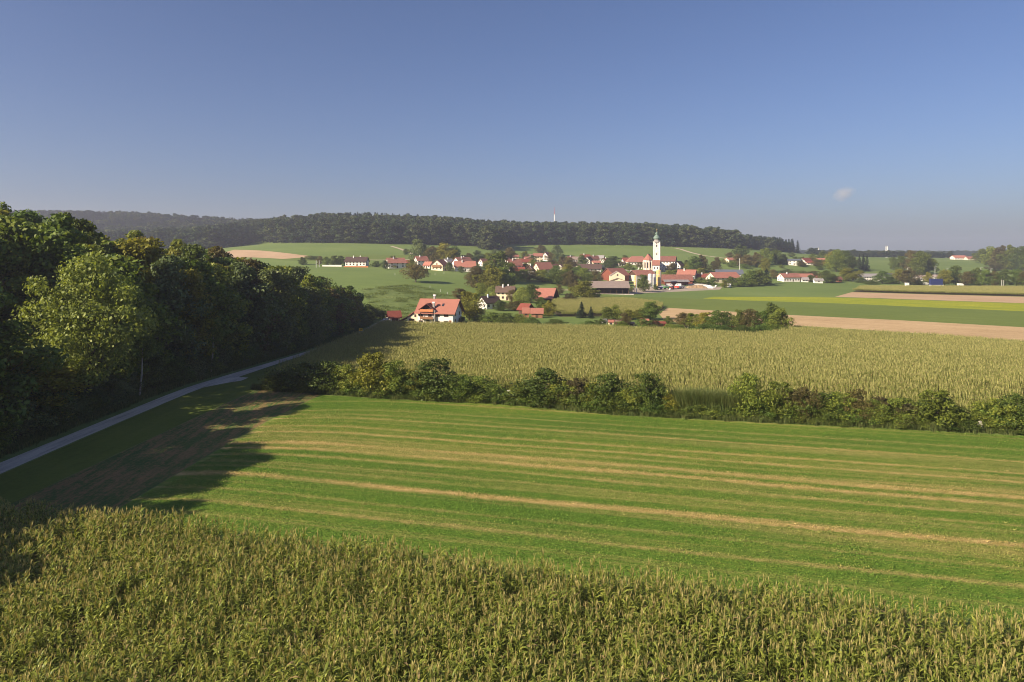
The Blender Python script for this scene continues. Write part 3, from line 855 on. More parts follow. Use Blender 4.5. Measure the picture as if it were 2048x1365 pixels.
# front row along the road
y = -14.0
while y < 284:
    x = -59.8 - fr.uniform(0, 1.8)
    spots.append((x, y, 0)); y += fr.uniform(5.6, 7.6)
row0 = list(spots)
tries = 0
while tries < 9000 and len(spots) < 292:
    tries += 1
    y = fr.uniform(35, 282); depth = fr.uniform(7, 75 if y < 190 else 60)
    x = -60 - depth
    if x < -0.82 * y - 22: continue
    if far_enough(x, y, 6.9): spots.append((x, y, depth))
FX, FY = -57.2, 93.5
SDX, SDY = math.sin(R(SUN_AZ)), math.cos(R(SUN_AZ))
def wood_height(x, y):
    h = np.interp(y, [35, 44, 52, 59, 64, 70, 75, 82, 88, 100, 130, 170, 200, 235, 262, 285], [21, 22, 24, 21, 14, 13, 24, 25, 20, 22, 22, 21.5, 20.5, 18, 14, 8])
    return float(h)
mats_w = ['leaf'] * 9 + ['leaf_brown'] * 2 + ['leaf_blue'] * 3 + ['leaf_yellow'] * 2 + ['leaf_dark'] * 2
words = {'leaf': 'green', 'leaf_brown': 'browning', 'leaf_blue': 'grey green', 'leaf_yellow': 'yellowing', 'leaf_dark': 'dark green'}
for (x, y, d) in spots:
    if abs(x + 60) < 8 and abs(y - 93) < 6.5: continue       # room for the pale feature tree
    if abs(x + 60) < 4 and y > 255: continue
    h = wood_height(x, y) * fr.uniform(0.84, 1.12)
    if d == 0: h *= 0.90
    # a clearing on the sunny side of the pale feature tree lets the light in
    ax_, ay_ = x - FX, y - FY
    t_ = ax_ * SDX + ay_ * SDY; q_ = abs(ax_ * SDY - ay_ * SDX)
    if 0 < t_ < 60 and q_ < 8.5:
        lim = 5.0 + 0.50 * t_ - (tzf(x, y) - tzf(FX, FY))
        if lim < 4: continue
        h = min(h, lim)
    w = fr.uniform(9.5, 13.0) * (0.75 + 0.25 * h / 20)
    mk = fr.choice(mats_w)
    where = "at the road edge of the left wood" if d == 0 else "inside the left wood"
    tree("deciduous_tree", 'forest', x, y, h, w, mk, "%s leafy tree %s" % (words[mk], where), "%s trees %s" % (words[mk], where))
tree("deciduous_tree", 'feature', FX - 0.6, FY, 21.0, 13.0, 'leaf_light', "large pale yellow green tree lit at the front of the left wood", None)
tree("deciduous_tree", 'feature', -80.0, 103.0, 21.0, 13.0, 'leaf_yellow', "broad sunlit yellowish tree behind the pale one at the left picture edge", None)
for (px, Y, h, w, lab) in ((618, 252, 15, 6, "spruce poking out of the wood near its far end"), (682, 262, 15.5, 5.0, "taller of two dark spruces at the wood's far end"), (690, 268, 14.5, 5.0, "shorter of two dark spruces side by side at the wood's far end"), (703, 272, 13.0, 6.5, "last dark spruce closing the wood above the bank")):
    tree("spruce_tree", 'spruce', (px - 1024)/F*Y, Y, h, w, None, lab, None)
for (px, Y, h, w) in ((722, 278, 7.5, 7), (738, 282, 6.0, 6), (752, 285, 4.6, 5), (765, 288, 3.6, 4.5), (708, 275, 9.0, 7)):
    tree("leafy_shrub", 'shrub', (px - 1024)/F*Y, Y, h, w, 'leaf_dark', "dark shrub tapering the wood down towards the small hut", "shrubs at the tip of the left wood", "shrub")
# undergrowth along the edge of the wood
y = 24.0
while y < 276:
    for dx in (0.0,):
        x = -57.0 - fr.uniform(0, 1.4)
        tree("leafy_shrub", 'shrub', x, y, fr.uniform(2.6, 5.6), fr.uniform(4.2, 6.2), fr.choice(['leaf_dark', 'leaf', 'leaf_dark', 'leaf_blue']), "shady undergrowth shrub at the foot of the left wood", "undergrowth along the road", "shrub")
    y += fr.uniform(3.2, 4.6)
# two pale trunks seen against the dark
for (px, py) in ((278, 780), (421, 725)):
    x, y = G(px, py + 10); 
    mb = MB(); mb.tube((0, 0, -0.5), (0.3, 0.2, 3.5), 0.16, 0.13, 8, False); mb.tube((0.3, 0.2, 3.5), (0.5, 0.1, 7.5), 0.13, 0.07, 8, False)
    root = empty("birch_tree", (-56.2, 60 if px < 300 else 90, 0)); Yb = 56.2 * F / (1024 - px); root.location = (-56.2, Yb, tzf(-56.2, Yb))
    tag(root, "thin pale birch trunk leaning at the wood edge, %s" % ("nearer of the two" if px < 300 else "farther of the two"), "tree")
    mb.build("trunk", M['bark_pale'], root)
    cme = TV['shrub'][0][1][0]
    c = link_mesh("crown", cme, root); c.location = (0.4, 0, 6.0); c.scale = (0.8, 0.8, 0.9)

# --- hedge across the middle (top row of each shrub and width read in the picture)
HEDGE = [
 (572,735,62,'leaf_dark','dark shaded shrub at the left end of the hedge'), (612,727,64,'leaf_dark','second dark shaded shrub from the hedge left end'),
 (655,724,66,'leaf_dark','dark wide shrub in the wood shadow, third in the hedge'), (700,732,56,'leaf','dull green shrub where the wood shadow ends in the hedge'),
 (748,710,72,'leaf_yellow','tall pale olive shrub, first sunlit one of the hedge'), (792,722,58,'leaf','green shrub between the pale olive and the tall dark one'),
 (828,742,48,'leaf_yellow','low olive shrub left of the tall dark round one'), (874,720,78,'leaf_dark','tall dark round shrub in the left half of the hedge'),
 (925,752,56,'leaf','medium green shrub right of the tall dark round one'), (962,754,62,'leaf','broad green shrub left of the white sign gap'),
 (1002,785,40,'leaf','small low shrub beside the white sign gap'), (1048,765,62,'leaf_dark','dark shrub just right of the white sign gap'),
 (1092,740,84,'leaf_dark','big dark shrub over the bare brown ground'), (1135,765,50,'leaf','green shrub next to the reddish one'),
 (1157,758,54,'leaf_red','reddish brown shrub near the middle of the hedge'), (1184,768,46,'leaf_yellow','bright yellow green shrub near the middle of the hedge'),
 (1216,750,68,'leaf_dark','tall green shrub right of the bright yellow one'), (1256,778,46,'leaf','low green shrub between two tall dark ones'),
 (1293,748,62,'leaf_dark','pointed dark shrub before the reeds'), (1336,790,44,'leaf_yellow','low olive shrub at the left of the reeds'),
 (1372,800,40,'leaf','low green shrub under the reeds'), (1450,800,44,'leaf','low leafy shrub at the right of the reeds'),
 (1495,752,66,'leaf','tall bright green shrub right of the reeds'), (1555,768,66,'leaf_dark','dark shrub right of the tall bright green one'),
 (1605,776,52,'leaf_brown','dull brown topped shrub in the right half of the hedge'), (1640,792,44,'leaf_dark','low dark shrub in the right half of the hedge'),
 (1680,788,66,'leaf','broad arching green shrub in the right half of the hedge'), (1715,780,46,'leaf_brown','grey brown twiggy shrub above the arching green one'),
 (1748,800,48,'leaf_dark','dark shrub beside the first red one'), (1762,797,40,'leaf_red','first dark red shrub of the right half'),
 (1808,808,54,'leaf_red','second, wider dark red shrub of the right half'), (1838,812,40,'leaf','green shrub left of the big round one'),
 (1876,784,76,'leaf_dark','big round dark tree-like shrub near the right end'), (1915,815,44,'leaf_dark','low dark shrub right of the big round one'),
 (1940,838,34,'leaf_brown','small brown shrub beside the corn gap'), (1995,800,60,'leaf','green shrub right of the corn gap'),
 (2035,792,66,'leaf_dark','dark shrub with pale stems at the right picture edge'), (2085,790,70,'leaf_dark','dark shrub just outside the right picture edge'),
]
hr = random.Random(21)
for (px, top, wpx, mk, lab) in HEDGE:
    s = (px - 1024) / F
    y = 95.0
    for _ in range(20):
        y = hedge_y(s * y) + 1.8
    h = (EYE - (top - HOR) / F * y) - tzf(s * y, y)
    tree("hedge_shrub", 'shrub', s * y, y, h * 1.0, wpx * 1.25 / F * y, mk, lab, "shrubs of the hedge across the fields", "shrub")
# mid-high bushes knitting the hedge together
x = -38.0; gi = 0
while x < 98:
    y = hedge_y(x) + hr.uniform(1.4, 3.0)
    if not (-1.4 < x < 1.0) and not (22 < x < 30) and not (56.0 < x < 59.5):
        mk = hr.choice(['leaf', 'leaf_dark', 'leaf', 'leaf', 'leaf_yellow', 'leaf_dark', 'leaf_dark'])
        tree("hedge_bush", 'shrub', x, y, hr.uniform(2.0, 3.5), hr.uniform(3.6, 5.4), mk, "%s mid-high bush knitting the hedge together" % {'leaf': 'green', 'leaf_dark': 'dark', 'leaf_brown': 'brownish', 'leaf_yellow': 'yellowish'}[mk], "%s bushes between the tall hedge shrubs" % {'leaf': 'green', 'leaf_dark': 'dark', 'leaf_brown': 'brownish', 'leaf_yellow': 'yellowish'}[mk], "shrub")
    x += hr.uniform(1.8, 3.0)
# knee-high growth under the hedge
x = -40.0
while x < 100:
    y = hedge_y(x) + hr.uniform(0.6, 1.6)
    if not (-1.2 < x < 1.2):
        tree("low_bramble", 'shrub', x, y, hr.uniform(1.2, 2.4), hr.uniform(3.0, 4.6), hr.choice(['leaf', 'leaf_dark', 'leaf_dark', 'leaf']), "low bramble filling the foot of the hedge", "brambles under the hedge", "shrub")
    x += hr.uniform(1.9, 2.6)

M['tussock'] = leaf_mat("tussock_blade", (0.085, 0.130, 0.034), (0.13, 0.175, 0.044), (0.19, 0.22, 0.06), 0.4, 0.8, 0.4)
def grass_clump(seed, h, n, wd, spread, mk='reed'):
    rnd = random.Random(seed); mb = MB()
    for k in range(n):
        x, y = rnd.gauss(0, spread), rnd.gauss(0, spread); a = rnd.uniform(0, 6.28); H = h * rnd.uniform(0.6, 1.15)
        q = Vector((-math.sin(a), math.cos(a), 0)) * wd; d = Vector((math.cos(a), math.sin(a), 0))
        b = Vector((x, y, 0)); m_ = b + d * H * 0.12 + Vector((0, 0, H * 0.6)); t = b + d * H * rnd.uniform(0.2, 0.5) + Vector((0, 0, H))
        mb.poly([b - q, b + q, m_ + q * .8, m_ - q * .8]); mb.poly([m_ - q * .8, m_ + q * .8, t])
    return mb.mesh("grass_clump", M[mk])
M['reed'] = leaf_mat("reed_blade", (0.075, 0.115, 0.032), (0.11, 0.145, 0.04), (0.18, 0.185, 0.065), 0.3, 0.6, 0.3)
# reeds stretch + dry fringe
N_ = 650; xs_ = rng.uniform(22.5, 30.5, N_); yy_ = np.array([hedge_y(x) for x in xs_]) + rng.uniform(0.6, 4.0, N_)
scatter("reed_bed", "stretch of tall green reeds in the middle of the hedge", np.column_stack([xs_, yy_, tz(xs_, yy_)]), np.column_stack([np.zeros(N_), np.zeros(N_), rng.uniform(0, 6.28, N_)]), np.ones((N_, 3)) * rng.uniform(0.8, 1.15, (N_, 1)), rng.integers(0, 3, N_), [grass_clump(700 + i, 2.9, 34, 0.03, 0.22) for i in range(3)])
N_ = 2600; xs_ = rng.uniform(-42, 92, N_); yy_ = np.array([hedge_y(x) for x in xs_]) + rng.normal(0.1, 0.45, N_)
scatter("hedge_grass_fringe", "dry grass fringe between the hedge and the green field", np.column_stack([xs_, yy_, tz(xs_, yy_)]), np.column_stack([np.zeros(N_), np.zeros(N_), rng.uniform(0, 6.28, N_)]), np.ones((N_, 3)) * rng.uniform(0.5, 1.2, (N_, 1)), rng.integers(0, 3, N_), [grass_clump(720 + i, 0.8, 26, 0.022, 0.2) for i in range(3)])
N_ = 3800; yy_ = rng.uniform(30, 270, N_); xs_ = -54.9 - np.abs(rng.normal(0, 1.3, N_))
scatter("wood_edge_weeds", "weeds between the gravel road and the left wood", np.column_stack([xs_, yy_, tz(xs_, yy_)]), np.column_stack([np.zeros(N_), np.zeros(N_), rng.uniform(0, 6.28, N_)]), np.ones((N_, 3)) * rng.uniform(0.5, 1.4, (N_, 1)), rng.integers(0, 3, N_), [grass_clump(740 + i, 0.7, 26, 0.03, 0.25) for i in range(3)])

bankp = [p for p in POLYS if p[0] == "village_bank"][0][2]
N_ = 9000; xs_ = rng.uniform(min(p[0] for p in bankp), max(p[0] for p in bankp), N_); yy_ = rng.uniform(min(p[1] for p in bankp), max(p[1] for p in bankp), N_)
k = inside(xs_, yy_, bankp) & (vnoise(xs_ + 400, yy_, 7, 31) + rng.normal(0, .25, N_) > 0.78); xs_, yy_ = xs_[k], yy_[k]; N_ = len(xs_)
scatter("bank_tussocks", "rough grass tussocks on the steep bank below the lone tree", np.column_stack([xs_, yy_, tz(xs_, yy_)]), np.column_stack([np.zeros(N_), np.zeros(N_), rng.uniform(0, 6.28, N_)]), np.ones((N_, 3)) * rng.uniform(0.5, 1.4, (N_, 1)) ** 1.3, rng.integers(0, 3, N_), [grass_clump(760 + i, 0.55, 30, 0.06, 0.8, 'tussock') for i in range(3)])
# --- far woods: each reads as one mass
def wood(name, label, poly, spacing, hmin, hmax, seed, spr=0.25, cull=None):
    r = np.random.default_rng(seed)
    xs = [p[0] for p in poly]; yy = [p[1] for p in poly]
    gx, gy = np.meshgrid(np.arange(min(xs), max(xs), spacing), np.arange(min(yy), max(yy), spacing))
    X = gx.ravel() + r.uniform(-.4, .4, gx.size) * spacing; Y = gy.ravel() + r.uniform(-.4, .4, gx.size) * spacing
    k = inside(X, Y, poly); X, Y = X[k], Y[k]; n = len(X)
    h = r.uniform(hmin, hmax, n); sw = r.uniform(0.95, 1.6, n) * spacing / 8.0
    meshes = []
    for cm, tm in TV['wood'][0]: meshes.append(join_mesh("wood_tree", [cm, tm], [M['leaf_far'], M['bark']]))
    for cm, tm in TV['farspruce'][0]: meshes.append(join_mesh("wood_spruce", [cm, tm], [M['needle'], M['bark']]))
    sprk = (vnoise(X + 4000, Y + 4000, 60, 12) + r.normal(0, 0.12, n)) > (1 - spr) * 0.9
    idx = np.where(sprk, 6 + r.integers(0, 2, n), r.integers(0, 6, n))
    hs = np.where(sprk, h / 16 * 1.05, h / 26)
    sc = np.column_stack([np.where(sprk, sw * 1.3, sw), np.where(sprk, sw * 1.3, sw), hs])
    scatter(name, label, np.column_stack([X, Y, tz(X, Y) - 0.3]), np.column_stack([np.zeros(n), np.zeros(n), r.uniform(0, 6.28, n)]), sc, idx, meshes)
    return n
_jm = {}
def join_mesh(name, meshes, mats):
    key = tuple(m_.name for m_ in meshes)
    if key in _jm: return _jm[key]
    V, Fc, MI = [], [], []
    o = 0
    for i, me in enumerate(meshes):
        co = np.empty(len(me.vertices) * 3); me.vertices.foreach_get("co", co); V += co.reshape(-1, 3).tolist()
        for p in me.polygons: Fc.append([v + o for v in p.vertices]); MI.append(i)
        o += len(me.vertices)
    me = bpy.data.meshes.new(name); me.from_pydata(V, [], Fc)
    for m_ in mats: me.materials.append(m_)
    me.polygons.foreach_set("material_index", MI); me.update()
    _jm[key] = me
    return me
def sp(px, Y): return ((px - 1024) / F * Y, Y)
wood("hillside_wood", "broad dark mixed wood crowning the hill behind the village", [sp(530, 900), sp(600, 870), sp(700, 850), sp(850, 862), sp(930, 885), sp(960, 905), sp(1000, 920), sp(1020, 965), sp(1180, 992), sp(1330, 990), sp(1400, 1008), sp(1472, 1030), sp(1478, 1110), sp(1330, 1180), sp(1050, 1180), sp(760, 1080), sp(500, 1080)], 9.5, 22, 30, 5, 0.12)
wood("pale_tree_spur", "lighter grey green trees standing out in front of the hill wood", [sp(958, 835), sp(990, 838), sp(1008, 905), sp(955, 900)], 8.0, 24, 30, 15, 0.0)
wood("distant_blue_wood", "hazy bluish wood on the far ridge at the left", [sp(-700, 1050), sp(-60, 1000), sp(250, 900), sp(420, 850), sp(480, 880), sp(530, 960), sp(560, 1090), sp(600, 1300), sp(600, 1420), sp(250, 1520), sp(-60, 1520), sp(-700, 1520)], 11, 22, 30, 6, 0.4)
wood("right_hill_wood", "low dark wood running down the hill right of the main wood", [sp(1482, 1110), sp(1540, 1110), sp(1585, 1150), sp(1600, 1170), sp(1560, 1230), sp(1480, 1230)], 9.5, 19, 25, 8, 0.5)
wood("horizon_wood", "thin blue line of woods along the right horizon", [sp(1590, 2350), sp(2200, 2350), sp(2250, 2450), sp(1590, 2450)], 13, 17, 24, 9, 0.3)
wood("far_hedgerow", "dark strip of trees behind the far right meadow", [sp(1620, 1290), sp(1900, 1290), sp(1905, 1320), sp(1620, 1320)], 9, 8, 14, 10, 0.1)
# ------------------------------------------------------------------ buildings
def roof_mat(name, c_lo, c_hi):
    m, nt, out = mat_new(name)
    tc = nt.nodes.new("ShaderNodeTexCoord")
    w = nt.nodes.new("ShaderNodeTexWave"); w.inputs['Scale'].default_value = 2.6; w.inputs['Distortion'].default_value = 0.6
    nt.links.new(tc.outputs['Object'], w.inputs['Vector'])
    n = noise(nt, tc.outputs['Object'], 0.7, 6, 0.7)
    oi = nt.nodes.new("ShaderNodeObjectInfo")
    f = fmath(nt, 'ADD', fmath(nt, 'MULTIPLY', n, 0.55), fmath(nt, 'MULTIPLY', oi.outputs['Random'], 0.45))
    surf(nt, out, ramp(nt, f, [(0.3, c_lo), (0.65, c_hi)]), 0.85, 0.2, w.outputs[0], 0.04)
    return m
RM = {
 'red': roof_mat("red_tile_roof", (0.17, 0.075, 0.058), (0.33, 0.145, 0.108)),
 'orange': roof_mat("orange_tile_roof", (0.25, 0.105, 0.080), (0.41, 0.172, 0.126)),
 'deep': roof_mat("deep_red_tile_roof", (0.16, 0.045, 0.035), (0.24, 0.07, 0.05)),
 'brown': roof_mat("weathered_brown_roof", (0.13, 0.085, 0.065), (0.21, 0.145, 0.11)),
 'dark': roof_mat("dark_brown_roof", (0.055, 0.035, 0.030), (0.10, 0.062, 0.052)),
 'grey': roof_mat("grey_metal_roof", (0.20, 0.19, 0.19), (0.30, 0.28, 0.28)),
 'pinkgrey': roof_mat("pinkish_grey_fibre_roof", (0.25, 0.19, 0.165), (0.34, 0.27, 0.24)),
 'solar': roof_mat("solar_panel_roof", (0.07, 0.08, 0.105), (0.12, 0.135, 0.17)),
}
WM = {
 'white': plain_mat("white_plaster", (0.78, 0.74, 0.68), 0.9, 0.2, 0.06, 0.5),
 'cream': plain_mat("cream_plaster", (0.74, 0.64, 0.46), 0.9, 0.2, 0.07, 0.5),
 'pale': plain_mat("pale_old_plaster", (0.66, 0.58, 0.47), 0.9, 0.2, 0.12, 0.5),
 'pink': plain_mat("pinkish_church_plaster", (0.78, 0.65, 0.58), 0.9, 0.2, 0.07, 0.5),
 'grey': plain_mat("grey_render", (0.42, 0.41, 0.40), 0.9, 0.2, 0.1, 0.5),
 'wood': plain_mat("dark_timber", (0.085, 0.050, 0.032), 0.85, 0.2, 0.3, 1.2),
 'redwood': plain_mat("red_brown_boards", (0.20, 0.065, 0.040), 0.85, 0.2, 0.2, 1.2),
 'brown': plain_mat("brown_boards", (0.25, 0.13, 0.07), 0.85, 0.2, 0.2, 1.2),
 'orangewood': plain_mat("orange_stained_boards", (0.52, 0.20, 0.085), 0.8, 0.2, 0.15, 1.2),
}
M['glass'] = plain_mat("dark_window_glass", (0.03, 0.035, 0.045), 0.15, 0.6, 0.1, 1)
M['frame'] = plain_mat("brown_window_frame", (0.16, 0.08, 0.05), 0.7, 0.2, 0.1, 1)
M['wframe'] = plain_mat("white_window_frame", (0.75, 0.72, 0.68), 0.7, 0.2, 0.05, 1)
M['copper'] = plain_mat("green_copper", (0.15, 0.215, 0.175), 0.6, 0.4, 0.25, 0.8)
M['steel'] = plain_mat("galvanised_steel", (0.45, 0.45, 0.46), 0.45, 0.5, 0.1, 0.5)
M['silo_yellow'] = plain_mat("yellowed_silo_plastic", (0.58, 0.40, 0.16), 0.6, 0.3, 0.15, 0.3)
M['silo_white'] = plain_mat("white_silo_plastic", (0.70, 0.66, 0.62), 0.6, 0.3, 0.08, 0.3)
M['white'] = plain_mat("white_paint", (0.80, 0.78, 0.75), 0.5, 0.3, 0.05, 0.5)
M['concrete'] = plain_mat("pale_concrete", (0.50, 0.46, 0.41), 0.9, 0.2, 0.12, 0.4)
M['stone'] = plain_mat("grey_stone", (0.30, 0.28, 0.26), 0.9, 0.2, 0.2, 0.6)
M['blue'] = plain_mat("blue_paint", (0.06, 0.12, 0.40), 0.5, 0.4, 0.1, 0.5)
M['darkblue'] = plain_mat("dark_blue_paint", (0.02, 0.03, 0.12), 0.5, 0.4, 0.1, 0.5)
M['redpaint'] = plain_mat("red_paint", (0.45, 0.05, 0.03), 0.5, 0.4, 0.1, 0.5)
M['greenpaint'] = plain_mat("green_paint", (0.05, 0.18, 0.05), 0.5, 0.4, 0.1, 0.5)
M['yellowsign'] = plain_mat("yellow_sign_paint", (0.85, 0.52, 0.02), 0.5, 0.4, 0.03, 0.5)
M['rubber'] = plain_mat("black_rubber", (0.02, 0.02, 0.02), 0.8, 0.2, 0.1, 0.5)
M['film'] = plain_mat("white_bale_film", (0.66, 0.66, 0.64), 0.4, 0.4, 0.08, 0.6)
M['earth'] = plain_mat("brown_earth_heap", (0.33, 0.23, 0.14), 0.95, 0.1, 0.25, 0.8)

def window_mesh(w, h, fm, key={}):
    k = (round(w, 2), round(h, 2), fm)
    if k in key: return key[k]
    a = MB(); t = 0.10
    a.box(-w/2, -w/2 + t, -0.05, 0.05, 0, h); a.box(w/2 - t, w/2, -0.05, 0.05, 0, h)
    a.box(-w/2 + t, w/2 - t, -0.05, 0.05, h - t, h); a.box(-w/2 + t, w/2 - t, -0.05, 0.05, 0, t)
    a.box(-0.035, 0.035, -0.045, 0.045, t, h - t)
    b = MB(); b.box(-w/2 + t, -0.035, -0.02, 0.02, t, h - t); b.box(0.035, w/2 - t, -0.02, 0.02, t, h - t)
    key[k] = (a.mesh("window", M[fm]), b.mesh("pane", M['glass']))
    return key[k]
def add_window(root, x, y, z, rz, w=1.1, h=1.3, fm='frame', pane=True):
    f, g = window_mesh(w, h, fm)
    o = link_mesh("window", f, root); o.location = (x, y, z); o.rotation_euler = (0, 0, rz)
    p = link_mesh("pane", g, o)
    return o

def house(name, label, cat, loc, yaw, L, Wd, eave, ridge, wall='white', roof='red', nwin=3, gwin=2, rows=None, chim=1, over=0.8, gable=None, balcony=None, door=True, group=None, hip=0.0, sink=2.5, fm='frame', shape=None):
    """gabled house; ridge along local X, front is local -Y"""
    root = empty(name, loc, yaw); tag(root, label, cat, group)
    hx, hy = L / 2, Wd / 2
    w = MB()
    if hip > 0: w.box(-hx, hx, -hy, hy, -sink, eave)
    else: w.extrude([(-hx, -hy, -sink), (-hx, hy, -sink), (-hx, hy, eave), (-hx, 0, ridge - 0.12), (-hx, -hy, eave)], (L, 0, 0))
    w.build("wall", WM[wall], root)
    if gable:
        for sx in (-1, 1):
            g = MB(); x0 = sx * (hx + 0.03)
            z0 = eave - 0.1
            g.extrude([(x0, -hy + 0.05, z0), (x0, hy - 0.05, z0), (x0, 0, ridge - 0.35)], (0.08 * sx, 0, 0))
            g.build("gable_cladding", WM[gable], root)
    slope = (ridge - eave) / hy; th = 0.22
    r = MB(); ex = hx + over; ey = hy + over; zl = eave - slope * over
    if hip > 0:
        hp = hip
        A = [(-ex, -ey, zl), (ex, -ey, zl), (ex, ey, zl), (-ex, ey, zl)]
        B1 = (-ex + hp, 0, ridge + 0.05); B2 = (ex - hp, 0, ridge + 0.05)
        for q in ([A[0], A[1], B2, B1], [A[2], A[3], B1, B2], [A[1], A[2], B2], [A[3], A[0], B1], [A[3], A[2], A[1], A[0]]): r.poly(q)
    else:
        for sy in (-1, 1):
            r.extrude([(-ex, 0, ridge), (-ex, sy * ey, zl), (-ex, sy * ey, zl + th), (-ex, 0, ridge + th)], (2 * ex, 0, 0))
    ro = r.build("roof", RM[roof], root)
    for c in range(chim):
        cx = (-0.25 + 0.5 * c) * L * 0.6; cy = -0.12 * Wd if c % 2 == 0 else 0.1 * Wd
        k = MB(); zc = ridge - slope * abs(cy)
        k.box(cx - 0.35, cx + 0.35, cy - 0.35, cy + 0.35, zc - 0.4, ridge + 1.0); k.box(cx - 0.42, cx + 0.42, cy - 0.42, cy + 0.42, ridge + 1.0, ridge + 1.15)
        k.build("chimney", M['white'], ro)
    st = rows if rows is not None else max(1, int(round(eave / 2.8)))
    for s_ in range(st):
        z = 0.9 + s_ * (eave / st)
        if z + 1.3 > eave - 0.1: z = eave - 1.5
        for i in range(nwin):
            x = -hx + L * (i + 0.5) / nwin
            if s_ == 0 and door and i == nwin // 2:
                d = MB(); d.box(x - 0.55, x + 0.55, -hy - 0.05, -hy + 0.02, 0, 2.1); d.build("door", WM['wood'], root); continue
            add_window(root, x, -hy - 0.03, z, 0, fm=fm)
        for i in range(gwin):
            y = -hy + Wd * (i + 0.5) / gwin
            for sx in (-1, 1): add_window(root, sx * (hx + 0.03), y, z, R(90), fm=fm)
    if gwin and hip == 0 and ridge - eave > 2.6:
        for sx in (-1, 1): add_window(root, sx * (hx + (0.14 if gable else 0.03)), 0, eave + 0.1, R(90), fm=fm)
    if balcony:
        for sx in ((-1,) if balcony == 'left' else (1,)):
            for zb in ([eave - 0.9] if eave > 4 else []) + [2.4]:
                b = MB(); x0 = sx * hx
                b.box(min(x0, x0 + sx*1.1), max(x0, x0 + sx*1.1), -hy * 0.8, hy * 0.8, zb, zb + 0.12)
                b.box(min(x0 + sx*1.0, x0 + sx*1.12), max(x0 + sx*1.0, x0 + sx*1.12), -hy * 0.8, hy * 0.8, zb + 0.12, zb + 0.95)
                b.build("balcony", WM['brown'], root)
    return root

def ph(name, label, cat, px, py, wpx, epx, rpx, yaw, dpx=None, **kw):
    """house measured in the picture: base point, visible long side, eave and ridge heights"""
    x, y = G(px, py)
    k = y / F
    Lr = wpx * k; Wd = (dpx * k) if dpx else max(6.5, min(12, Lr * 0.65))
    return house(name, label, cat, (x, y, tzf(x, y)), R(yaw), Lr, Wd, max(2.4, epx * k), max(4.0, rpx * k), **kw)

# --- the main farmhouse
Y0 = 268.0; X0 = (880 - 1024) / F * Y0
hz = -6.2
fh = empty("farmhouse", (X0, Y0, hz), R(-13)); tag(fh, "big white farmhouse with red roof and wooden balconies right behind the corn", "house")
L_, W_, E_, RD = 14.2, 11.0, 5.4, 9.7
hx, hy = L_/2, W_/2
b = MB(); b.extrude([(-hx, -hy, -2), (-hx, hy, -2), (-hx, hy, E_), (-hx, 0, RD - .12), (-hx, -hy, E_)], (L_, 0, 0)); b.build("wall", WM['white'], fh)
sl = (RD - E_) / hy; ov = 1.15
r_ = MB()
for sy in (-1, 1): r_.extrude([(-hx - ov, 0, RD), (-hx - ov, sy * (hy + ov), E_ - sl*ov), (-hx - ov, sy * (hy + ov), E_ - sl*ov + .25), (-hx - ov, 0, RD + .25)], (L_ + 2*ov, 0, 0))
ro = r_.build("roof", RM['orange'], fh)
for cx, cy, zt in ((-2.3, 0.2, RD + 1.3), (-1.0, -4.4, RD - 1.2)):
    k = MB(); k.box(cx - .38, cx + .38, cy - .38, cy + .38, 6, zt); ch = k.build("chimney", M['stone'], ro)
    k = MB(); k.box(cx - .5, cx + .5, cy - .5, cy + .5, zt + .01, zt + .55); k.build("chimney_cap", M['white'], ro)
k = MB(); k.extrude([(1.9, -hy * .42, RD - sl*hy*.42 + .28), (2.7, -hy * .42, RD - sl*hy*.42 + .28), (2.7, -hy * .62, RD - sl*hy*.62 + .28), (1.9, -hy * .62, RD - sl*hy*.62 + .28)], (0, 0, 0.12)); k.build("skylight", M['glass'], ro)
# cross gable with three storeys of balcony
gx = -3.1; gw = 2.6
k = MB()
for sx in (-1, 1): k.extrude([(gx, -hy - 1.6, 8.3), (gx + sx * (gw + .6), -hy - 1.6, 6.0), (gx + sx * (gw + .6), -hy - 1.6, 6.2), (gx, -hy - 1.6, 8.5)], (0, 5.2, 0))
k.build("dormer_roof", RM['deep'], ro)
k = MB(); k.extrude([(gx - gw, -hy - .05, E_ + .1), (gx + gw, -hy - .05, E_ + .1), (gx + gw, -hy - .05, 6.1), (gx, -hy - .05, 8.2), (gx - gw, -hy - .05, 6.1)], (0, 4.0, 0)); k.build("dormer_wall", WM['wood'], fh)
for zb in (E_ - .1, 2.5):
    k = MB(); k.box(gx - gw, gx + gw, -hy - 1.45, -hy - .06, zb, zb + .12); k.box(gx - gw, gx + gw, -hy - 1.5, -hy - 1.38, zb + .12, zb + 1.0)
    k.build("balcony", WM['brown'] if zb < 4 else WM['orangewood'], fh)
k = MB(); k.box(gx + gw - .15, gx + gw, -hy - 1.36, -hy - 1.2, 0, 6.0); k.box(gx - gw, gx - gw + .15, -hy - 1.36, -hy - 1.2, 0, 6.0); k.build("balcony_post", WM['wood'], fh)
k = MB(); k.box(gx + gw + .1, gx + gw + .75, -hy - 1.0, -hy - .04, 0, 6.0); k.build("flue", M['stone'], fh)
for wx in (-5.9, 0.9, 4.4):
    add_window(fh, wx, -hy - .03, 3.4, 0, 1.7, 1.2); add_window(fh, wx, -hy - .03, 0.8, 0, 1.7, 1.1)
add_window(fh, gx + .9, -hy - .03, 3.0, 0, 1.4, 1.9); add_window(fh, gx - .8, -hy - .12, 5.7, 0, 1.2, 1.3); add_window(fh, gx + .8, -hy - .12, 5.7, 0, 1.2, 1.3)
k = MB(); k.box(gx - .6, gx + .8, -hy - .05, -hy + .02, 0, 2.1); k.build("door", WM['wood'], fh)
k = MB(); k.box(5.6, 6.5, -hy - .05, -hy + .02, 0, 2.1); k.build("door", WM['redwood'], fh)
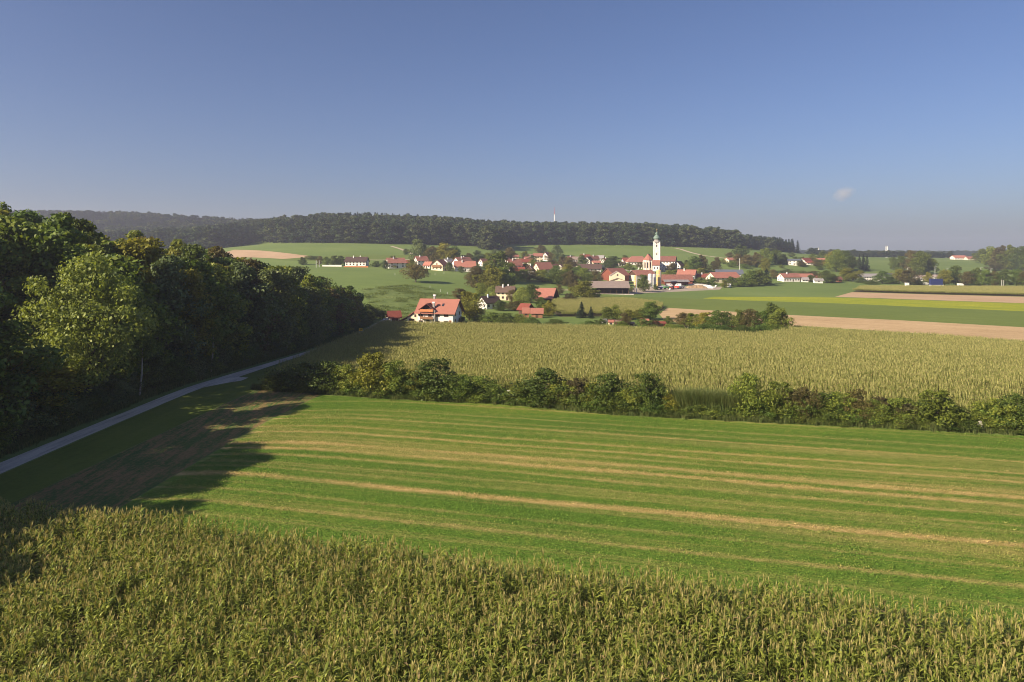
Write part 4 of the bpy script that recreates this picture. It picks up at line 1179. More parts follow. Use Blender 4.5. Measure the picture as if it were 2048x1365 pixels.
for wy in (-2.6, 2.6):
    for z in (0.9, 3.5): add_window(fh, hx + .03, wy, z, R(90), 1.1, 1.4)
k = MB()
for sy in (-1, 1): k.extrude([(hx + .9, 0, RD - .1), (hx + .9, sy * (hy + ov), E_ - sl*ov - .1), (hx + .9, sy * (hy + ov), E_ - sl*ov - .5), (hx + .9, 0, RD - .55)], (.2, 0, 0))
k.build("barge_board", WM['wood'], fh)
# annex falling to the left
an = empty("garage_annex", (X0 - 9.5*math.cos(R(13)) , Y0 + 9.5*math.sin(R(13)), hz), R(-13)); tag(an, "cream lean-to annex with red roof sloping down left of the big farmhouse", "annex")
k = MB(); k.extrude([(-2.4, -4.6, -2), (2.35, -4.6, -2), (2.35, -4.6, 4.9), (0.8, -4.6, 4.7), (-2.4, -4.6, 2.6)], (0, 8, 0)); k.build("wall", WM['cream'], an)
k = MB(); k.extrude([(-7.5, -5.2, 0.5), (-2.4, -5.2, 2.75), (0.5, -5.2, 4.9), (2.3, -5.2, 5.0), (2.3, -5.2, 5.2), (0.4, -5.2, 5.15), (-2.5, -5.2, 3.0), (-7.6, -5.2, 0.75)], (0, 9.0, 0)); k.build("roof", RM['red'], an)
k = MB(); k.box(-1.6, 0.6, -4.66, -4.55, 0, 2.3); k.build("garage_door", WM['wood'], an)
add_window(an, 1.0, -4.63, 3.0, 0, 0.8, 1.1)
k = MB(); k.box(-7.0, -2.6, -4.4, -4.1, -2, 0.5); k.build("low_wall", WM['pale'], an)
# shrine-like hut by the road
hutx, huty = (788 - 1024) / F * 277, 277.0
hut = house("open_hut", "small open hut with dark red roof and white posts at the road end", "hut", (hutx, huty, -6.2), R(20), 3.9, 4.2, 2.4, 4.3, 'white', 'deep', nwin=0, gwin=0, chim=0, over=0.9, door=False)
k = MB(); k.box(-2.0, -1.96, -1.2, 1.2, 0, 2.0); k.build("opening_shade_panel", WM['wood'], hut)  # dark panel on the closed wall stands in for the shade inside the hut
k = MB(); k.box(-1.3, 1.3, -2.14, -2.09, 0, 1.9); k.build("opening_shade_panel", WM['wood'], hut)  # front panel, likewise dark in place of interior shade
# --- town sign and road furniture
sx_, sy_ = -47.6, 215.0
sx_ = (721.5 - 1024) / F * sy_
sg = empty("place_name_sign", (sx_, sy_, tzf(sx_, sy_)), 0); tag(sg, "yellow place name sign standing at the road bend before the corn", "road sign")
k = MB()
for q in (-.42, .42): k.tube((q, .05, -0.3), (q, .05, 3.45), .035, .035, 6)
k.build("post", M['steel'], sg)
k = MB(); k.box(-.55, .55, -.03, 0, 2.55, 3.4); k.build("sign_board", M['yellowsign'], sg)
k = MB(); k.box(-.38, .38, -.037, -.032, 3.02, 3.16); k.box(-.2, .2, -.037, -.032, 2.76, 2.84); k.build("lettering", M['rubber'], sg)
x = (768 - 1024) / F * 255; sg = empty("round_sign", (x, 255, tzf(x, 255)), 0); tag(sg, "small round white sign on a post near the open hut", "road sign")
k = MB(); k.tube((0, 0.04, -.3), (0, 0.04, 3.1), .035, .035, 6); k.build("post", M['steel'], sg)
k = MB(); k.tube((0, -.02, 2.95), (0, .02, 2.95), .34, .34, 14); k.build("sign_board", M['white'], sg)
sg = empty("white_board", (-0.4, hedge_y(-0.4) + .6, 0), 0); tag(sg, "small white board on posts showing in the gap of the hedge", "board")
k = MB(); k.box(-.35, .35, -.03, .0, .9, 1.9); k.build("panel", M['white'], sg)
k = MB()
for q in (-.25, .25): k.tube((q, .05, -.3), (q, .05, 1.95), .04, .04, 6)
k.build("post", WM['brown'], sg)
xq = (1965-1024)/F*82; sg = empty("stone_heap", (62*0+ (1965-1024)/F*hedge_y(57), hedge_y(57)+.4, 0)); tag(sg, "pale stone marker beside the corn gap at the right of the hedge", "stone")
k = MB(); k.lathe([(.55, -.2), (.5, .3), (.38, .8), (.2, 1.2), (.02, 1.3)], 9); k.build("stone_block", M['concrete'], sg)

# --- village
H = [
 # name label cat px py w eave ridge yaw  kwargs
 ("long_house", "long white house with dark brown roof alone at the left end of the village", "house", 714, 532.5, 42, 10, 18, -6, dict(roof='dark', nwin=6, gwin=2, chim=2, dpx=20)),
 ("farm_house", "white gabled house with red roof and a bush before it, left edge of village", "house", 791, 536.5, 34, 11, 20, 28, dict(roof='red', balcony='left', dpx=24, gable=None)),
 ("timber_barn", "small dark timber barn joined right of the red roofed left house", "barn", 814, 535, 10, 10, 14, 5, dict(wall='wood', roof='deep', nwin=0, gwin=0, chim=0, door=False)),
 ("village_house", "white house with orange roof behind the lone autumn tree", "house", 842, 533, 22, 12, 20, 30, dict(roof='orange', dpx=20)),
 ("village_house", "low orange roofed house end peeping right of the lone autumn tree", "house", 857, 537, 14, 7, 13, -25, dict(roof='orange', dpx=14, chim=0)),
 ("timbered_house", "cream gable facing left with brown window pattern and a red roof", "house", 880, 541, 22, 11, 21, 62, dict(roof='red', dpx=27, gwin=3, wall='cream', balcony='left', chim=0)),
 ("village_house", "house with small blue grey roof behind the cream patterned gable", "house", 896, 531, 18, 8, 13, 50, dict(roof='grey', dpx=15, chim=1)),
 ("village_house", "broad red roofed white house with chimney, gable looking left", "house", 925, 537, 32, 12, 22, 40, dict(roof='red', dpx=26, chim=2)),
 ("village_house", "orange roofed house standing in front of the broad red one", "house", 930, 543, 40, 10, 20, 8, dict(roof='orange', dpx=18, chim=1, wall='white')),
 ("village_house", "narrow white gable with red roof left of the big dark green tree", "house", 966, 533, 14, 8, 15, 50, dict(roof='red', dpx=14, chim=0)),
 ("village_house", "tall red roofed white house stepping down right of the dark green tree", "house", 1028, 545, 26, 15, 26, 20, dict(roof='red', dpx=22, chim=2)),
 ("low_barn", "low deep red roof in front of the tall stepped red roofed house", "barn", 1037, 547.5, 22, 5, 13, 5, dict(roof='deep', dpx=12, chim=0, nwin=4)),
 ("village_house", "house with black boarded triangle gable over a white front", "house", 1059, 548.5, 24, 8, 18, 80, dict(roof='red', gable='wood', dpx=19, chim=1, gwin=4)),
 ("village_house", "cream stepped gable house with long red roof to its right", "house", 1086, 547.5, 34, 10, 22, 35, dict(roof='red', wall='cream', dpx=22, chim=0)),
 ("village_house", "small bright red gable house at the right end of the red roof row", "house", 1110, 541, 12, 5, 12, 40, dict(roof='red', dpx=10, chim=0)),
 ("village_house", "broad low red roof lying behind the red roof row", "house", 1052, 529, 26, 5, 11, 0, dict(roof='deep', dpx=16, chim=0)),
 ("tower_house", "tall narrow cream house with red roof above the red roof row", "house", 1076, 524, 16, 12, 17, 5, dict(roof='red', wall='cream', dpx=12, chim=0)),
 ("village_house", "white steep gable with dark windows beside an orange roof, upper village", "house", 1093, 522, 14, 9, 17, 62, dict(roof='orange', dpx=14, gwin=3, chim=0)),
 ("bungalow", "tiny cream bungalow with orange roof below the upper meadow", "house", 1031, 518, 12, 4, 7, 0, dict(roof='orange', wall='cream', dpx=8, chim=0, nwin=2)),
 ("village_house", "leftmost of the small crowded houses under the green hill", "house", 1142, 523, 14, 5, 10, 20, dict(roof='red', dpx=12, chim=1)),
 ("village_house", "second of the small crowded houses under the hill, grey pink roof", "house", 1153, 525, 16, 6, 11, 0, dict(roof='pinkgrey', dpx=12, chim=0)),
 ("village_house", "deep red roofed house behind the dark round tree under the hill", "house", 1170, 520.5, 18, 6, 11, 10, dict(roof='deep', dpx=14, chim=1)),
 ("village_house", "white gable with dark roof right of the dark round tree under the hill", "house", 1177, 528, 14, 7, 14, 55, dict(roof='dark', dpx=14, chim=0)),
 ("village_house", "cream house with red roof in the crowded group under the hill", "house", 1188, 524, 16, 6, 12, 20, dict(roof='red', wall='cream', dpx=12, chim=1)),
 ("village_house", "blue grey roofed house at the right end of the crowded group", "house", 1201, 521.5, 13, 5, 10, -20, dict(roof='grey', dpx=11, chim=0)),
 ("village_house", "cream low house with orange roof before the blue grey roofed one", "house", 1192, 530, 14, 4, 8, 10, dict(roof='orange', wall='cream', dpx=10, chim=0, nwin=2)),
 ("village_house", "pink walled small house with brown roof left of the dark round tree", "house", 1149, 534, 12, 6, 10, 10, dict(roof='brown', wall='pale', dpx=10, chim=0)),
 ("long_barn", "long dark slate roofed barn between the village trees", "barn", 1180, 543, 44, 6, 14, -8, dict(roof='dark', wall='grey', nwin=6, dpx=16, chim=0)),
 ("village_house", "white fronted cottage with slate roof at the barn end", "house", 1199, 538, 14, 5, 9, 60, dict(roof='grey', dpx=12, chim=0)),
 ("village_house", "white house with red roof low behind the pale brown feathery tree", "house", 1128, 528, 14, 5, 10, 25, dict(roof='red', dpx=12, chim=1)),
 ("village_house", "cream house with grey roof tucked above the slate roofed barn", "house", 1163, 532, 13, 5, 9, -15, dict(roof='grey', wall='cream', dpx=11, chim=0)),
 ("village_house", "white house with deep red roof right of the crowded group", "house", 1212, 527, 14, 5, 10, 35, dict(roof='deep', dpx=12, chim=1)),
 ("village_house", "white house with brown roof left of the parish house", "house", 1243, 533, 12, 5, 9, 10, dict(roof='brown', dpx=10, chim=0)),
 ("village_house", "white gable with red roof just right of the tall dark village tree", "house", 1013, 531, 16, 8, 15, 55, dict(roof='red', dpx=14, chim=1)),
 ("village_house", "low cream house with brown roof under the round brown hill tree", "house", 1062, 517, 12, 4, 8, 0, dict(roof='brown', wall='cream', dpx=9, chim=0, nwin=2)),
 ("village_house", "small white house with orange roof left of the tall narrow cream house", "house", 1055, 523, 12, 5, 9, 20, dict(roof='orange', dpx=10, chim=0)),
 ("village_house", "red roofed white house between the narrow gable and the dark village tree", "house", 981, 530, 14, 7, 12, 30, dict(roof='red', dpx=12, chim=1)),
 ("village_house", "white house with brown roof right of the small bright red gable", "house", 1124, 539, 12, 5, 10, 45, dict(roof='brown', dpx=11, chim=0)),
 ("village_shed", "small dark shed beside the slate roofed barn", "shed", 1212, 545, 10, 4, 7, 0, dict(roof='dark', wall='wood', dpx=8, chim=0, nwin=0, gwin=0, door=False)),
 # farm
 ("barn", "red boarded barn gable with wide orange roof on the big farm", "barn", 1230, 561, 46, 11, 24, 42, dict(roof='orange', wall='redwood', dpx=34, nwin=0, gwin=0, chim=0, door=False)),
 ("gabled_store", "tall cream gabled store with a round window on the big farm", "barn", 1234, 566, 26, 14, 23, 86, dict(roof='pinkgrey', wall='cream', dpx=29, nwin=0, gwin=1, rows=0, chim=0, door=False, over=0.3)),
 ("low_store", "low cream gabled store in front of the tall cream one", "barn", 1236, 571, 16, 7, 14, 86, dict(roof='brown', wall='cream', dpx=38, nwin=0, gwin=0, chim=0, door=False, over=0.5)),
 ("barn", "long red roofed barn with dark gable left of the silos", "barn", 1284, 563, 44, 13, 22, 24, dict(roof='red', wall='pale', gable='wood', dpx=30, nwin=4, gwin=0, chim=0, rows=1, door=False)),
 ("long_shed", "long bright red roofed shed right of the tall yellow silo", "shed", 1352, 568, 60, 8, 18, -4, dict(roof='red', wall='redwood', dpx=26, nwin=0, gwin=0, chim=0, door=False)),
 ("farm_house", "red roofed house with grey gable to the right above the long shed", "house", 1374, 559, 34, 10, 19, -28, dict(roof='orange', wall='grey', dpx=20, chim=1)),
 ("low_house", "low brown red roofed building behind the long shed's right end", "house", 1407, 560, 24, 6, 12, -5, dict(roof='deep', wall='pale', dpx=14, chim=1, nwin=3)),
 ("farm_house", "cream gabled farmhouse with wide orange roof, rightmost of the farm", "house", 1446, 565, 56, 10, 20, 16, dict(roof='orange', wall='cream', dpx=34, chim=0, nwin=5, gwin=3)),
 ("solar_barn", "barn with blue solar roof just behind the rightmost farmhouse", "barn", 1458, 559, 50, 11, 19, -12, dict(roof='solar', wall='grey', dpx=26, chim=0, nwin=0, gwin=0, door=False)),
 # church surroundings
 ("parish_house", "long white house with red hipped roof left of the church", "house", 1274, 530, 42, 7, 17, 4, dict(roof='red', dpx=20, chim=0, nwin=7, hip=6)),
 ("school_house", "white house with broad red roof right of the church tower", "house", 1336, 535, 30, 13, 22, -22, dict(roof='red', dpx=22, chim=0, nwin=5, gwin=3)),
 ("village_house", "white gable with slate roof at the right end of the churchyard wall", "house", 1357, 540, 16, 9, 17, 50, dict(roof='dark', dpx=16, chim=0, nwin=3)),
 ("village_house", "small house with deep red roof left of the churchyard", "house", 1252, 527, 14, 6, 11, 10, dict(roof='deep', dpx=12, chim=0)),
 # right part
 ("village_house", "cream house with orange roof among the brown trees right of the church", "house", 1459, 526, 18, 6, 10, 30, dict(roof='orange', wall='cream', dpx=14, chim=0)),
 ("hill_house", "cream house with orange roof high on the hill before the right wood", "house", 1550, 502.5, 24, 6, 10, -22, dict(roof='orange', wall='cream', dpx=16, chim=0, balcony='right')),
 ("hill_shed", "tiny red roofed shed on the ridge at the end of the right wood", "shed", 1592, 507, 12, 2, 4, 0, dict(roof='red', wall='pale', dpx=8, chim=0, nwin=0, door=False, gwin=0)),
 ("modern_house", "white cubic house with slate blue roof, left of the three on the slope", "house", 1587, 530.5, 22, 9, 12, -15, dict(roof='solar', dpx=18, chim=0, nwin=3)),
 ("village_house", "white gable with deep red roof between two houses on the slope", "house", 1611, 528.5, 20, 6, 12, 28, dict(roof='deep', dpx=15, chim=0)),
 ("village_house", "low deep red roofed house in front of the white gable on the slope", "house", 1621, 530, 18, 3, 6, 0, dict(roof='deep', dpx=12, chim=0, nwin=3)),
 ("village_house", "orange roofed house with white gable, rightmost on the slope", "house", 1638, 526, 24, 5, 9, -12, dict(roof='orange', dpx=14, chim=0, nwin=4)),
 ("roadside_house", "long white house with red roof at the edge of the far meadow", "house", 1577, 563, 36, 9, 16, 12, dict(roof='red', dpx=22, chim=1, nwin=6)),
 ("roadside_barn", "red boarded barn half joining the long white roadside house", "barn", 1606, 561, 34, 7, 13, -3, dict(roof='red', wall='redwood', dpx=18, chim=0, nwin=0, gwin=0, door=False)),
 ("garage", "pair of low white garages with brown doors on the meadow edge", "garage", 1609, 564.5, 12, 5, 6, 0, dict(roof='grey', dpx=8, chim=0, nwin=2, gwin=0, door=False)),
 ("garage", "small white and red flat garage standing alone at the meadow edge", "garage", 1636, 566.5, 16, 6, 9, -3, dict(roof='grey', dpx=9, chim=0, nwin=1, gwin=0, door=False)),
 ("small_house", "small deep red roofed house behind the lone flat garage", "house", 1637, 561, 14, 4, 8, 0, dict(roof='deep', dpx=10, chim=0, nwin=2, gwin=0)),
 ("small_house", "red walled small house glimpsed between roadside trees", "house", 1677, 564, 8, 5, 10, 10, dict(roof='red', wall='redwood', dpx=10, chim=0, nwin=2)),
 ("white_hall", "long white hall with small windows and grey roof behind the trees", "hall", 1738, 562, 46, 9, 14, 4, dict(roof='grey', wall='white', dpx=24, chim=0, nwin=9, gwin=3, fm='wframe')),
 ("white_house", "white house front with dark windows left of the long white hall", "house", 1713, 563, 16, 10, 17, 55, dict(roof='grey', wall='white', dpx=15, chim=0, nwin=3, gwin=3)),
 ("low_hall", "flat grey blue hall roof behind the white hall", "hall", 1780, 558, 30, 8, 11, -2, dict(roof='solar', wall='grey', dpx=20, chim=0, nwin=5, door=False)),
 ("low_hall", "white low hall with pale roof between two roadside trees", "hall", 1842, 562, 22, 7, 11, 0, dict(roof='pinkgrey', wall='white', dpx=18, chim=0, nwin=5)),
 ("low_hall", "white walled hall above the dark blue trailer", "hall", 1874, 561, 22, 7, 11, 0, dict(roof='pinkgrey', wall='white', dpx=16, chim=0, nwin=4)),
 ("ridge_farm", "white farm with long red roof on the far ridge at right", "farm", 1917, 519.5, 26, 4, 8, 4, dict(roof='orange', wall='white', dpx=14, chim=0, nwin=5)),
 ("ridge_barn", "red roofed barn continuing the ridge farm to the right", "barn", 1940, 520.5, 18, 3, 7, 4, dict(roof='red', wall='pale', dpx=12, chim=0, nwin=0, gwin=0, door=False)),
 # closer group
 ("old_house", "pale two storey house with weathered brown roof among garden trees", "house", 1011, 600, 34, 17, 27, -4, dict(roof='brown', wall='cream', dpx=28, chim=2, nwin=4)),
 ("garden_house", "white gabled house with dark roof sloping right, left in the garden trees", "house", 978, 617, 34, 13, 24, 38, dict(roof='dark', dpx=30, chim=1, nwin=3)),
]
for nm, lab, cat, px, py, w, e, rg, yaw, kw in H:
    ph(nm, lab, cat, px, py, w, e, rg, yaw, **kw)
# barn with a steep wide roof and red sheds in the garden belt
ph("steep_barn", "barn showing one wide steep salmon red roof beside the garden trees", "barn", 1092, 602, 34, 8, 25, -18, dpx=46, roof='orange', wall='wood', nwin=0, gwin=0, chim=0, door=False, over=1.2)
ph("low_shed", "low red roofed shed at the right foot of the garden trees", "shed", 1074, 636, 22, 5, 9, -4, dpx=12, roof='orange', wall='brown', nwin=1, gwin=0, chim=0, over=.5)
ph("low_shed", "narrow red roofed lean-to left of the other low red shed", "shed", 1052, 635, 12, 4, 6, 0, dpx=8, roof='orange', wall='brown', nwin=1, gwin=0, chim=0, over=.4, door=False)
ph("dark_garden_house", "dark brown roof half hidden behind the pale feathery tree", "house", 1052, 628, 20, 9, 20, -40, dpx=22, roof='deep', wall='wood', nwin=2, gwin=0, chim=0)

# --- open machine hall of the farm
x, y = G(1222, 588.5); k_ = y / F
oh = empty("open_barn", (x, y + 7, tzf(x, y)), R(-3)); tag(oh, "open fronted machine hall with pinkish grey roof and dark interior", "barn")
Lx = 74 * k_ / 2; e1, e2, rg = 17 * k_ , 15 * k_, 24 * k_
k = MB(); k.extrude([(-Lx, -7, -1), (-Lx, 7, -1), (-Lx, 7, e2), (-Lx, 2.5, rg - .3), (-Lx, -7, e1 - 1.0)], (.3, 0, 0)); k.build("end_wall", WM['cream'], oh)
k = MB(); k.box(-Lx + .3, Lx, 6.7, 7, -1, e2); k.box(Lx - .3, Lx, -6, 6.7, -1, e2); k.build("back_wall", WM['wood'], oh)
k = MB(); k.extrude([(-Lx - 1.3, 2.5, rg), (-Lx - 1.3, -8.4, e1 - 1.6), (-Lx - 1.3, -8.4, e1 - 1.35), (-Lx - 1.3, 2.5, rg + .25)], (2 * Lx + 2, 0, 0)); k.extrude([(-Lx - 1.3, 2.5, rg), (-Lx - 1.3, 8, e2 - .2), (-Lx - 1.3, 8, e2 + .05), (-Lx - 1.3, 2.5, rg + .25)], (2 * Lx + 2, 0, 0)); k.build("roof", RM['pinkgrey'], oh)
for i in range(6):
    k = MB(); q = -Lx + 4 + i * (2 * Lx - 4.3) / 5; k.box(q - .15, q + .15, -6.9, -6.6, -1, e1 - 1.1); k.build("post", WM['wood'], oh)
k = MB(); k.box(-Lx - .5, Lx + 3, -9.5, -6, -1.5, 0.12); k.build("floor_slab", M['concrete'], oh)
def prop_at(name, label, cat, px, py, build, group=None, rz=0):
    x, y = G(px, py); r = empty(name, (x, y, tzf(x, y)), R(rz)); tag(r, label, cat, group); build(r, y / F); return r
def _pallets(r, k):
    b = MB(); 
    for i in range(3):
        for j in range(2): b.box(-3.4 + i*2.3, -1.3 + i*2.3, -.6, .6, .02 + j*.66, .62 + j*.66)
    b.build("crate_stack", M['blue'], r)
prop_at("blue_crates", "blue crates stacked inside the open machine hall", "crates", 1213, 583.2, _pallets)
def _tank(r, k):
    b = MB(); b.lathe([(.75, 0), (.8, .1), (.8, 2.2), (.5, 2.6), (.1, 2.7)], 12); b.build("tank_body", M['silo_white'], r)
prop_at("white_tank", "upright white tank in front of the dark open hall", "tank", 1229, 584.5, _tank)
def _box_stack(r, k):
    b = MB(); b.box(-1.0, 1.0, -.8, .8, 0, 1.5); b.build("box_stack", WM['cream'], r)
    b = MB(); b.box(-.8, .4, -.5, .5, 1.51, 2.3); b.build("upper_box", WM['orangewood'], r)
prop_at("box_pile", "cream and orange boxes at the left inside the open hall", "boxes", 1197, 584, _box_stack)
prop_at("box_pile", "pale boxes at the right end of the open hall", "boxes", 1249, 584.5, _box_stack)

# --- silos
def silo(px, pyb, pyt, wpx, mat, label, legs=0.0, cone=True):
    x, y = G(px, pyb); k = y / F; h = (pyb - pyt) * k; r = wpx * k / 2; z = tzf(x, y)
    root = empty("silo", (x, y, z)); tag(root, label, "silo")
    b = MB(); zl = h * legs
    prof = [(r, zl + (r*1.2 if legs else 0)), (r, h - r * .5), (r * .75, h - r*.2), (.15, h)]
    if legs: prof = [(.25, zl - r * .1)] + prof
    else: prof = [(r, -1)] + prof[1:]
    b.lathe(prof, 18); b.build("tank", mat, root, smooth=False)
    b = MB()
    for z_ in np.linspace(zl + (r*1.2 if legs else .8), h - r*.6, 5): b.lathe([(r + .03, z_), (r + .08, z_ + .05), (r + .08, z_ + .15), (r + .03, z_ + .2)], 18)
    b.build("hoop", M['steel'], root)
    if legs:
        for a in range(4):
            t = a * math.pi / 2 + .6; b = MB(); b.tube((r*.95*math.cos(t), r*.95*math.sin(t), -.5), (r*.95*math.cos(t), r*.95*math.sin(t), zl + r * 1.3), .12, .12, 6); b.build("leg", M['steel'], root)
    b = MB(); b.box(r * .2, r*.2 + .4, -r - .25, -r - .1, .3, h - r * .5); b.build("ladder", M['steel'], root)
silo(1271, 587.5, 551, 7.0, M['silo_yellow'], "slim yellow silo on legs in front of the farm trees", .36)
silo(1300, 575, 547.5, 8.5, M['silo_white'], "white silo, left of the grey one between the farm barns")
silo(1308.5, 574, 548, 6.5, M['steel'], "grey metal silo between the white and the big yellow one")
silo(1317.5, 573, 539.5, 10.5, M['silo_yellow'], "big yellow silo standing tallest below the church")
# lean-to of the long shed
x, y = G(1350, 571); k_ = y / F
lt = empty("lean_to", (x, y, tzf(x, y)), R(-4)); tag(lt, "grey roofed open lean-to along the front of the long red shed", "lean-to")
k = MB(); k.extrude([(-22*k_, -3, 7*k_), (-22*k_, 4, 10.5*k_), (-22*k_, 4, 10.5*k_ + .2), (-22*k_, -3, 7*k_ + .2)], (50*k_, 0, 0)); k.build("roof", RM['grey'], lt)
for i in range(5):
    k = MB(); q = (-20 + i * 11.5) * k_; k.box(q - .15, q + .15, -2.8, -2.5, -1, 7*k_); k.build("post", WM['wood'], lt)
k = MB(); k.box(-22*k_, 28*k_, 3.6, 3.9, -1, 9*k_); k.box(-22*k_, -2*k_, -2.4, -2.1, -1, 6*k_); k.build("wall", WM['redwood'], lt)

# --- farm yard clutter
def _tractor(r, k):
    b = MB(); b.box(-1.6, .3, -.45, .45, .9, 1.7); b.box(.3, 1.7, -.8, .8, .8, 1.5); b.build("body", M['redpaint'], r)
    b = MB(); b.box(.4, 1.6, -.7, .7, 1.51, 2.7); b.build("cab", M['glass'], r)
    for wx, wr in ((1.1, .85), (-1.1, .55)):
        for s_ in (-1, 1): b = MB(); b.tube((wx, s_*.75, wr), (wx, s_*1.15, wr), wr, wr, 14); b.build("wheel", M['rubber'], r)
    b = MB(); b.box(.3, 1.75, -.85, .85, 2.71, 2.85); b.build("cab_roof", M['redpaint'], r)
prop_at("tractor", "red tractor parked among the machines on the farm yard", "tractor", 1343, 579.5, _tractor, rz=25)
def _trailer(body, load=None):
    def f(r, k):
        b = MB(); b.box(-2.6, 2.6, -1.2, 1.2, .9, 2.1); b.build("body", M[body], r)
        for wx in (-1.7, 1.7):
            for s_ in (-1, 1): b = MB(); b.tube((wx, s_*.8, .5), (wx, s_*1.15, .5), .5, .5, 12); b.build("wheel", M['rubber'], r)
        b = MB(); b.tube((-2.6, 0, .9), (-4.2, 0, .5), .08, .08, 6); b.build("drawbar", M['steel'], r)
    return f
prop_at("farm_trailer", "green farm trailer left of the red tractor", "trailer", 1334, 578.8, _trailer('greenpaint'), rz=15)
prop_at("farm_trailer", "red farm trailer right of the red tractor", "trailer", 1351, 578, _trailer('redpaint'), rz=-20)
prop_at("farm_trailer", "dark blue farm trailer on the left of the farm yard", "trailer", 1318, 579.5, _trailer('darkblue'), rz=8)
prop_at("farm_trailer", "steel grey farm trailer at the right of the yard machines", "trailer", 1362, 577.5, _trailer('steel'), rz=30)
def _van(r, k):
    b = MB(); b.extrude([(-2.4, -.95, .45), (2.4, -.95, .45), (2.4, -.95, 1.3), (1.7, -.95, 1.5), (1.2, -.95, 2.3), (-2.4, -.95, 2.3)], (0, 1.9, 0)); b.build("body", M['white'], r)
    b = MB(); b.extrude([(1.25, -.85, 1.55), (1.78, -.85, 1.5), (1.3, -.85, 2.2)], (0, 1.7, 0)); b.box(.3, 1.1, -.97, .97, 1.5, 2.1); b.build("windscreen", M['glass'], r)
    for wx in (-1.5, 1.5):
        for s_ in (-1, 1): b = MB(); b.tube((wx, s_*.75, .38), (wx, s_*.98, .38), .38, .38, 12); b.build("wheel", M['rubber'], r)
prop_at("white_van", "white van parked near the long red shed", "van", 1339, 573.5, _van, rz=10)
prop_at("white_van", "white van parked right of the lean-to posts", "van", 1356, 573.5, _van, rz=170)
prop_at("white_van", "white van on the far road beside the right meadow", "van", 1921, 572.5, _van, rz=0)
prop_at("white_van", "white van stopping left of the dark blue trailer on the far road", "van", 1852, 570.5, _van, rz=0)
def _sheeted(col_, w, d, h):
    def f(r, k):
        b = MB(); q = random.Random(int(w * 10)); NX, NY = 16, 8
        g_ = [[(-w + 2*w*i/NX, -d + 2*d*j/NY, (-.3 if i in (0, NX) or j in (0, NY) else h * (math.sin(math.pi*j/NY) ** .6) * (math.sin(math.pi*i/NX) ** .35) * q.uniform(.72, 1.05))) for j in range(NY+1)] for i in range(NX+1)]
        for i in range(NX):
            for j in range(NY): b.poly([g_[i][j], g_[i+1][j], g_[i+1][j+1], g_[i][j+1]])
        b.build("cover", M[col_], r)
    return f
prop_at("sheeted_clamp", "long heap under grey sheeting at the front of the farm yard", "heap", 1336, 576.2, _sheeted('steel', 9, 3.5, 1.8), rz=-3)
prop_at("earth_heap", "long brown earth heap right of the yard machines", "heap", 1393, 576.5, _sheeted('earth', 8, 3.5, 2.4), rz=3)
prop_at("pallet_stack", "long pile of pale boards behind the brown earth heap", "boards", 1393, 571.5, _sheeted('concrete', 9, 2.0, 1.6))
prop_at("sheeted_heap", "white sheeted heap at the right end of the farm yard", "heap", 1414, 576.5, _sheeted('film', 5.0, 2.6, 2.6), rz=-12)
prop_at("sheeted_heap", "pale pinkish crate pile left of the farm's last trees", "heap", 1411, 570, _sheeted('concrete', 4, 2, 2.0))
def _bale(r, k):
    b = MB(); b.tube((-.65, 0, .65), (.65, 0, .65), .66, .66, 14); b.build("wrapped_bale", M['film'], r)
for px, py, lab in ((1325, 575.2, "white bale nearest the long shed's left corner"), (1340, 580.7, "white bale before the red tractor"), (1429, 577.0, "white bale near the last farm heap"), (1432, 574.0, "white bale behind the last farm heap, by the trees")):
    prop_at("wrapped_bale", lab, "bale", px, py, _bale, "white wrapped bales on the farm", rz=20)
def _container(r, k):
    b = MB(); b.box(-1.2, 1.2, -1.2, 1.2, 0, 2.5); b.build("body", M['white'], r)
    b = MB(); b.box(-1.35, 1.35, -1.35, 1.35, 2.51, 2.7); b.build("lid", M['silo_white'], r)
prop_at("white_kiosk", "white box hut at the meadow edge right of the cream farmhouse", "hut", 1458, 574.8, _container)
prop_at("white_kiosk", "tiny white box alone beside the far road at right", "hut", 1814, 572.4, _container)
def _truck(r, k):
    b = MB(); b.box(-5.5, 4.5, -1.25, 1.25, 1.1, 6.2); b.build("tarpaulin_body", M['darkblue'], r)
    b = MB(); b.box(-5.6, 5.4, -1.2, 1.2, .5, 1.1); b.build("chassis", M['film'], r)
    for wx in (-4.2, -2.9, 3.4):
        for s_ in (-1, 1): b = MB(); b.tube((wx, s_*.85, .5), (wx, s_*1.25, .5), .5, .5, 12); b.build("wheel", M['rubber'], r)
prop_at("truck_trailer", "dark blue truck trailer parked by the far road at right", "trailer", 1873, 572.8, _truck)

# --- church
CX, CY = G(1311, 541); CZ = tzf(CX, CY); kc = CY / F
def cpx(px): return (px - 1313.5) * kc
def chh(py): return (540 - py) * kc
ch = empty("church", ((1313.5 - 1024) * kc, CY, CZ), R(-14)); tag(ch, "village church with pink and white tower, onion dome and red roofs", "church")
tw = 6.2 * kc
k = MB(); k.box(-tw, tw, -tw, tw, -2, chh(484)); k.build("tower", WM['pink'], ch)
k = MB()
for z in (chh(484) - .6, chh(496.5), chh(519)): k.box(-tw - .18, tw + .18, -tw - .18, tw + .18, z, z + .45)
for sx in (-1, 1):
    for sy in (-1, 1): k.box(sx*tw - .35, sx*tw + .35, sy*tw - .35 , sy*tw + .35, -1.9, chh(484) - .65)
k.build("tower_trim", WM['white'], ch)
t2 = tw * 1.0
k = MB(); k.lathe([(t2 * 1.40, chh(484)), (t2 * 1.15, chh(482)), (t2 * .85, chh(480.5)), (t2*.80, chh(478.5))], 8, rot=R(22.5)); k.build("tower_cornice", M['stone'], ch)
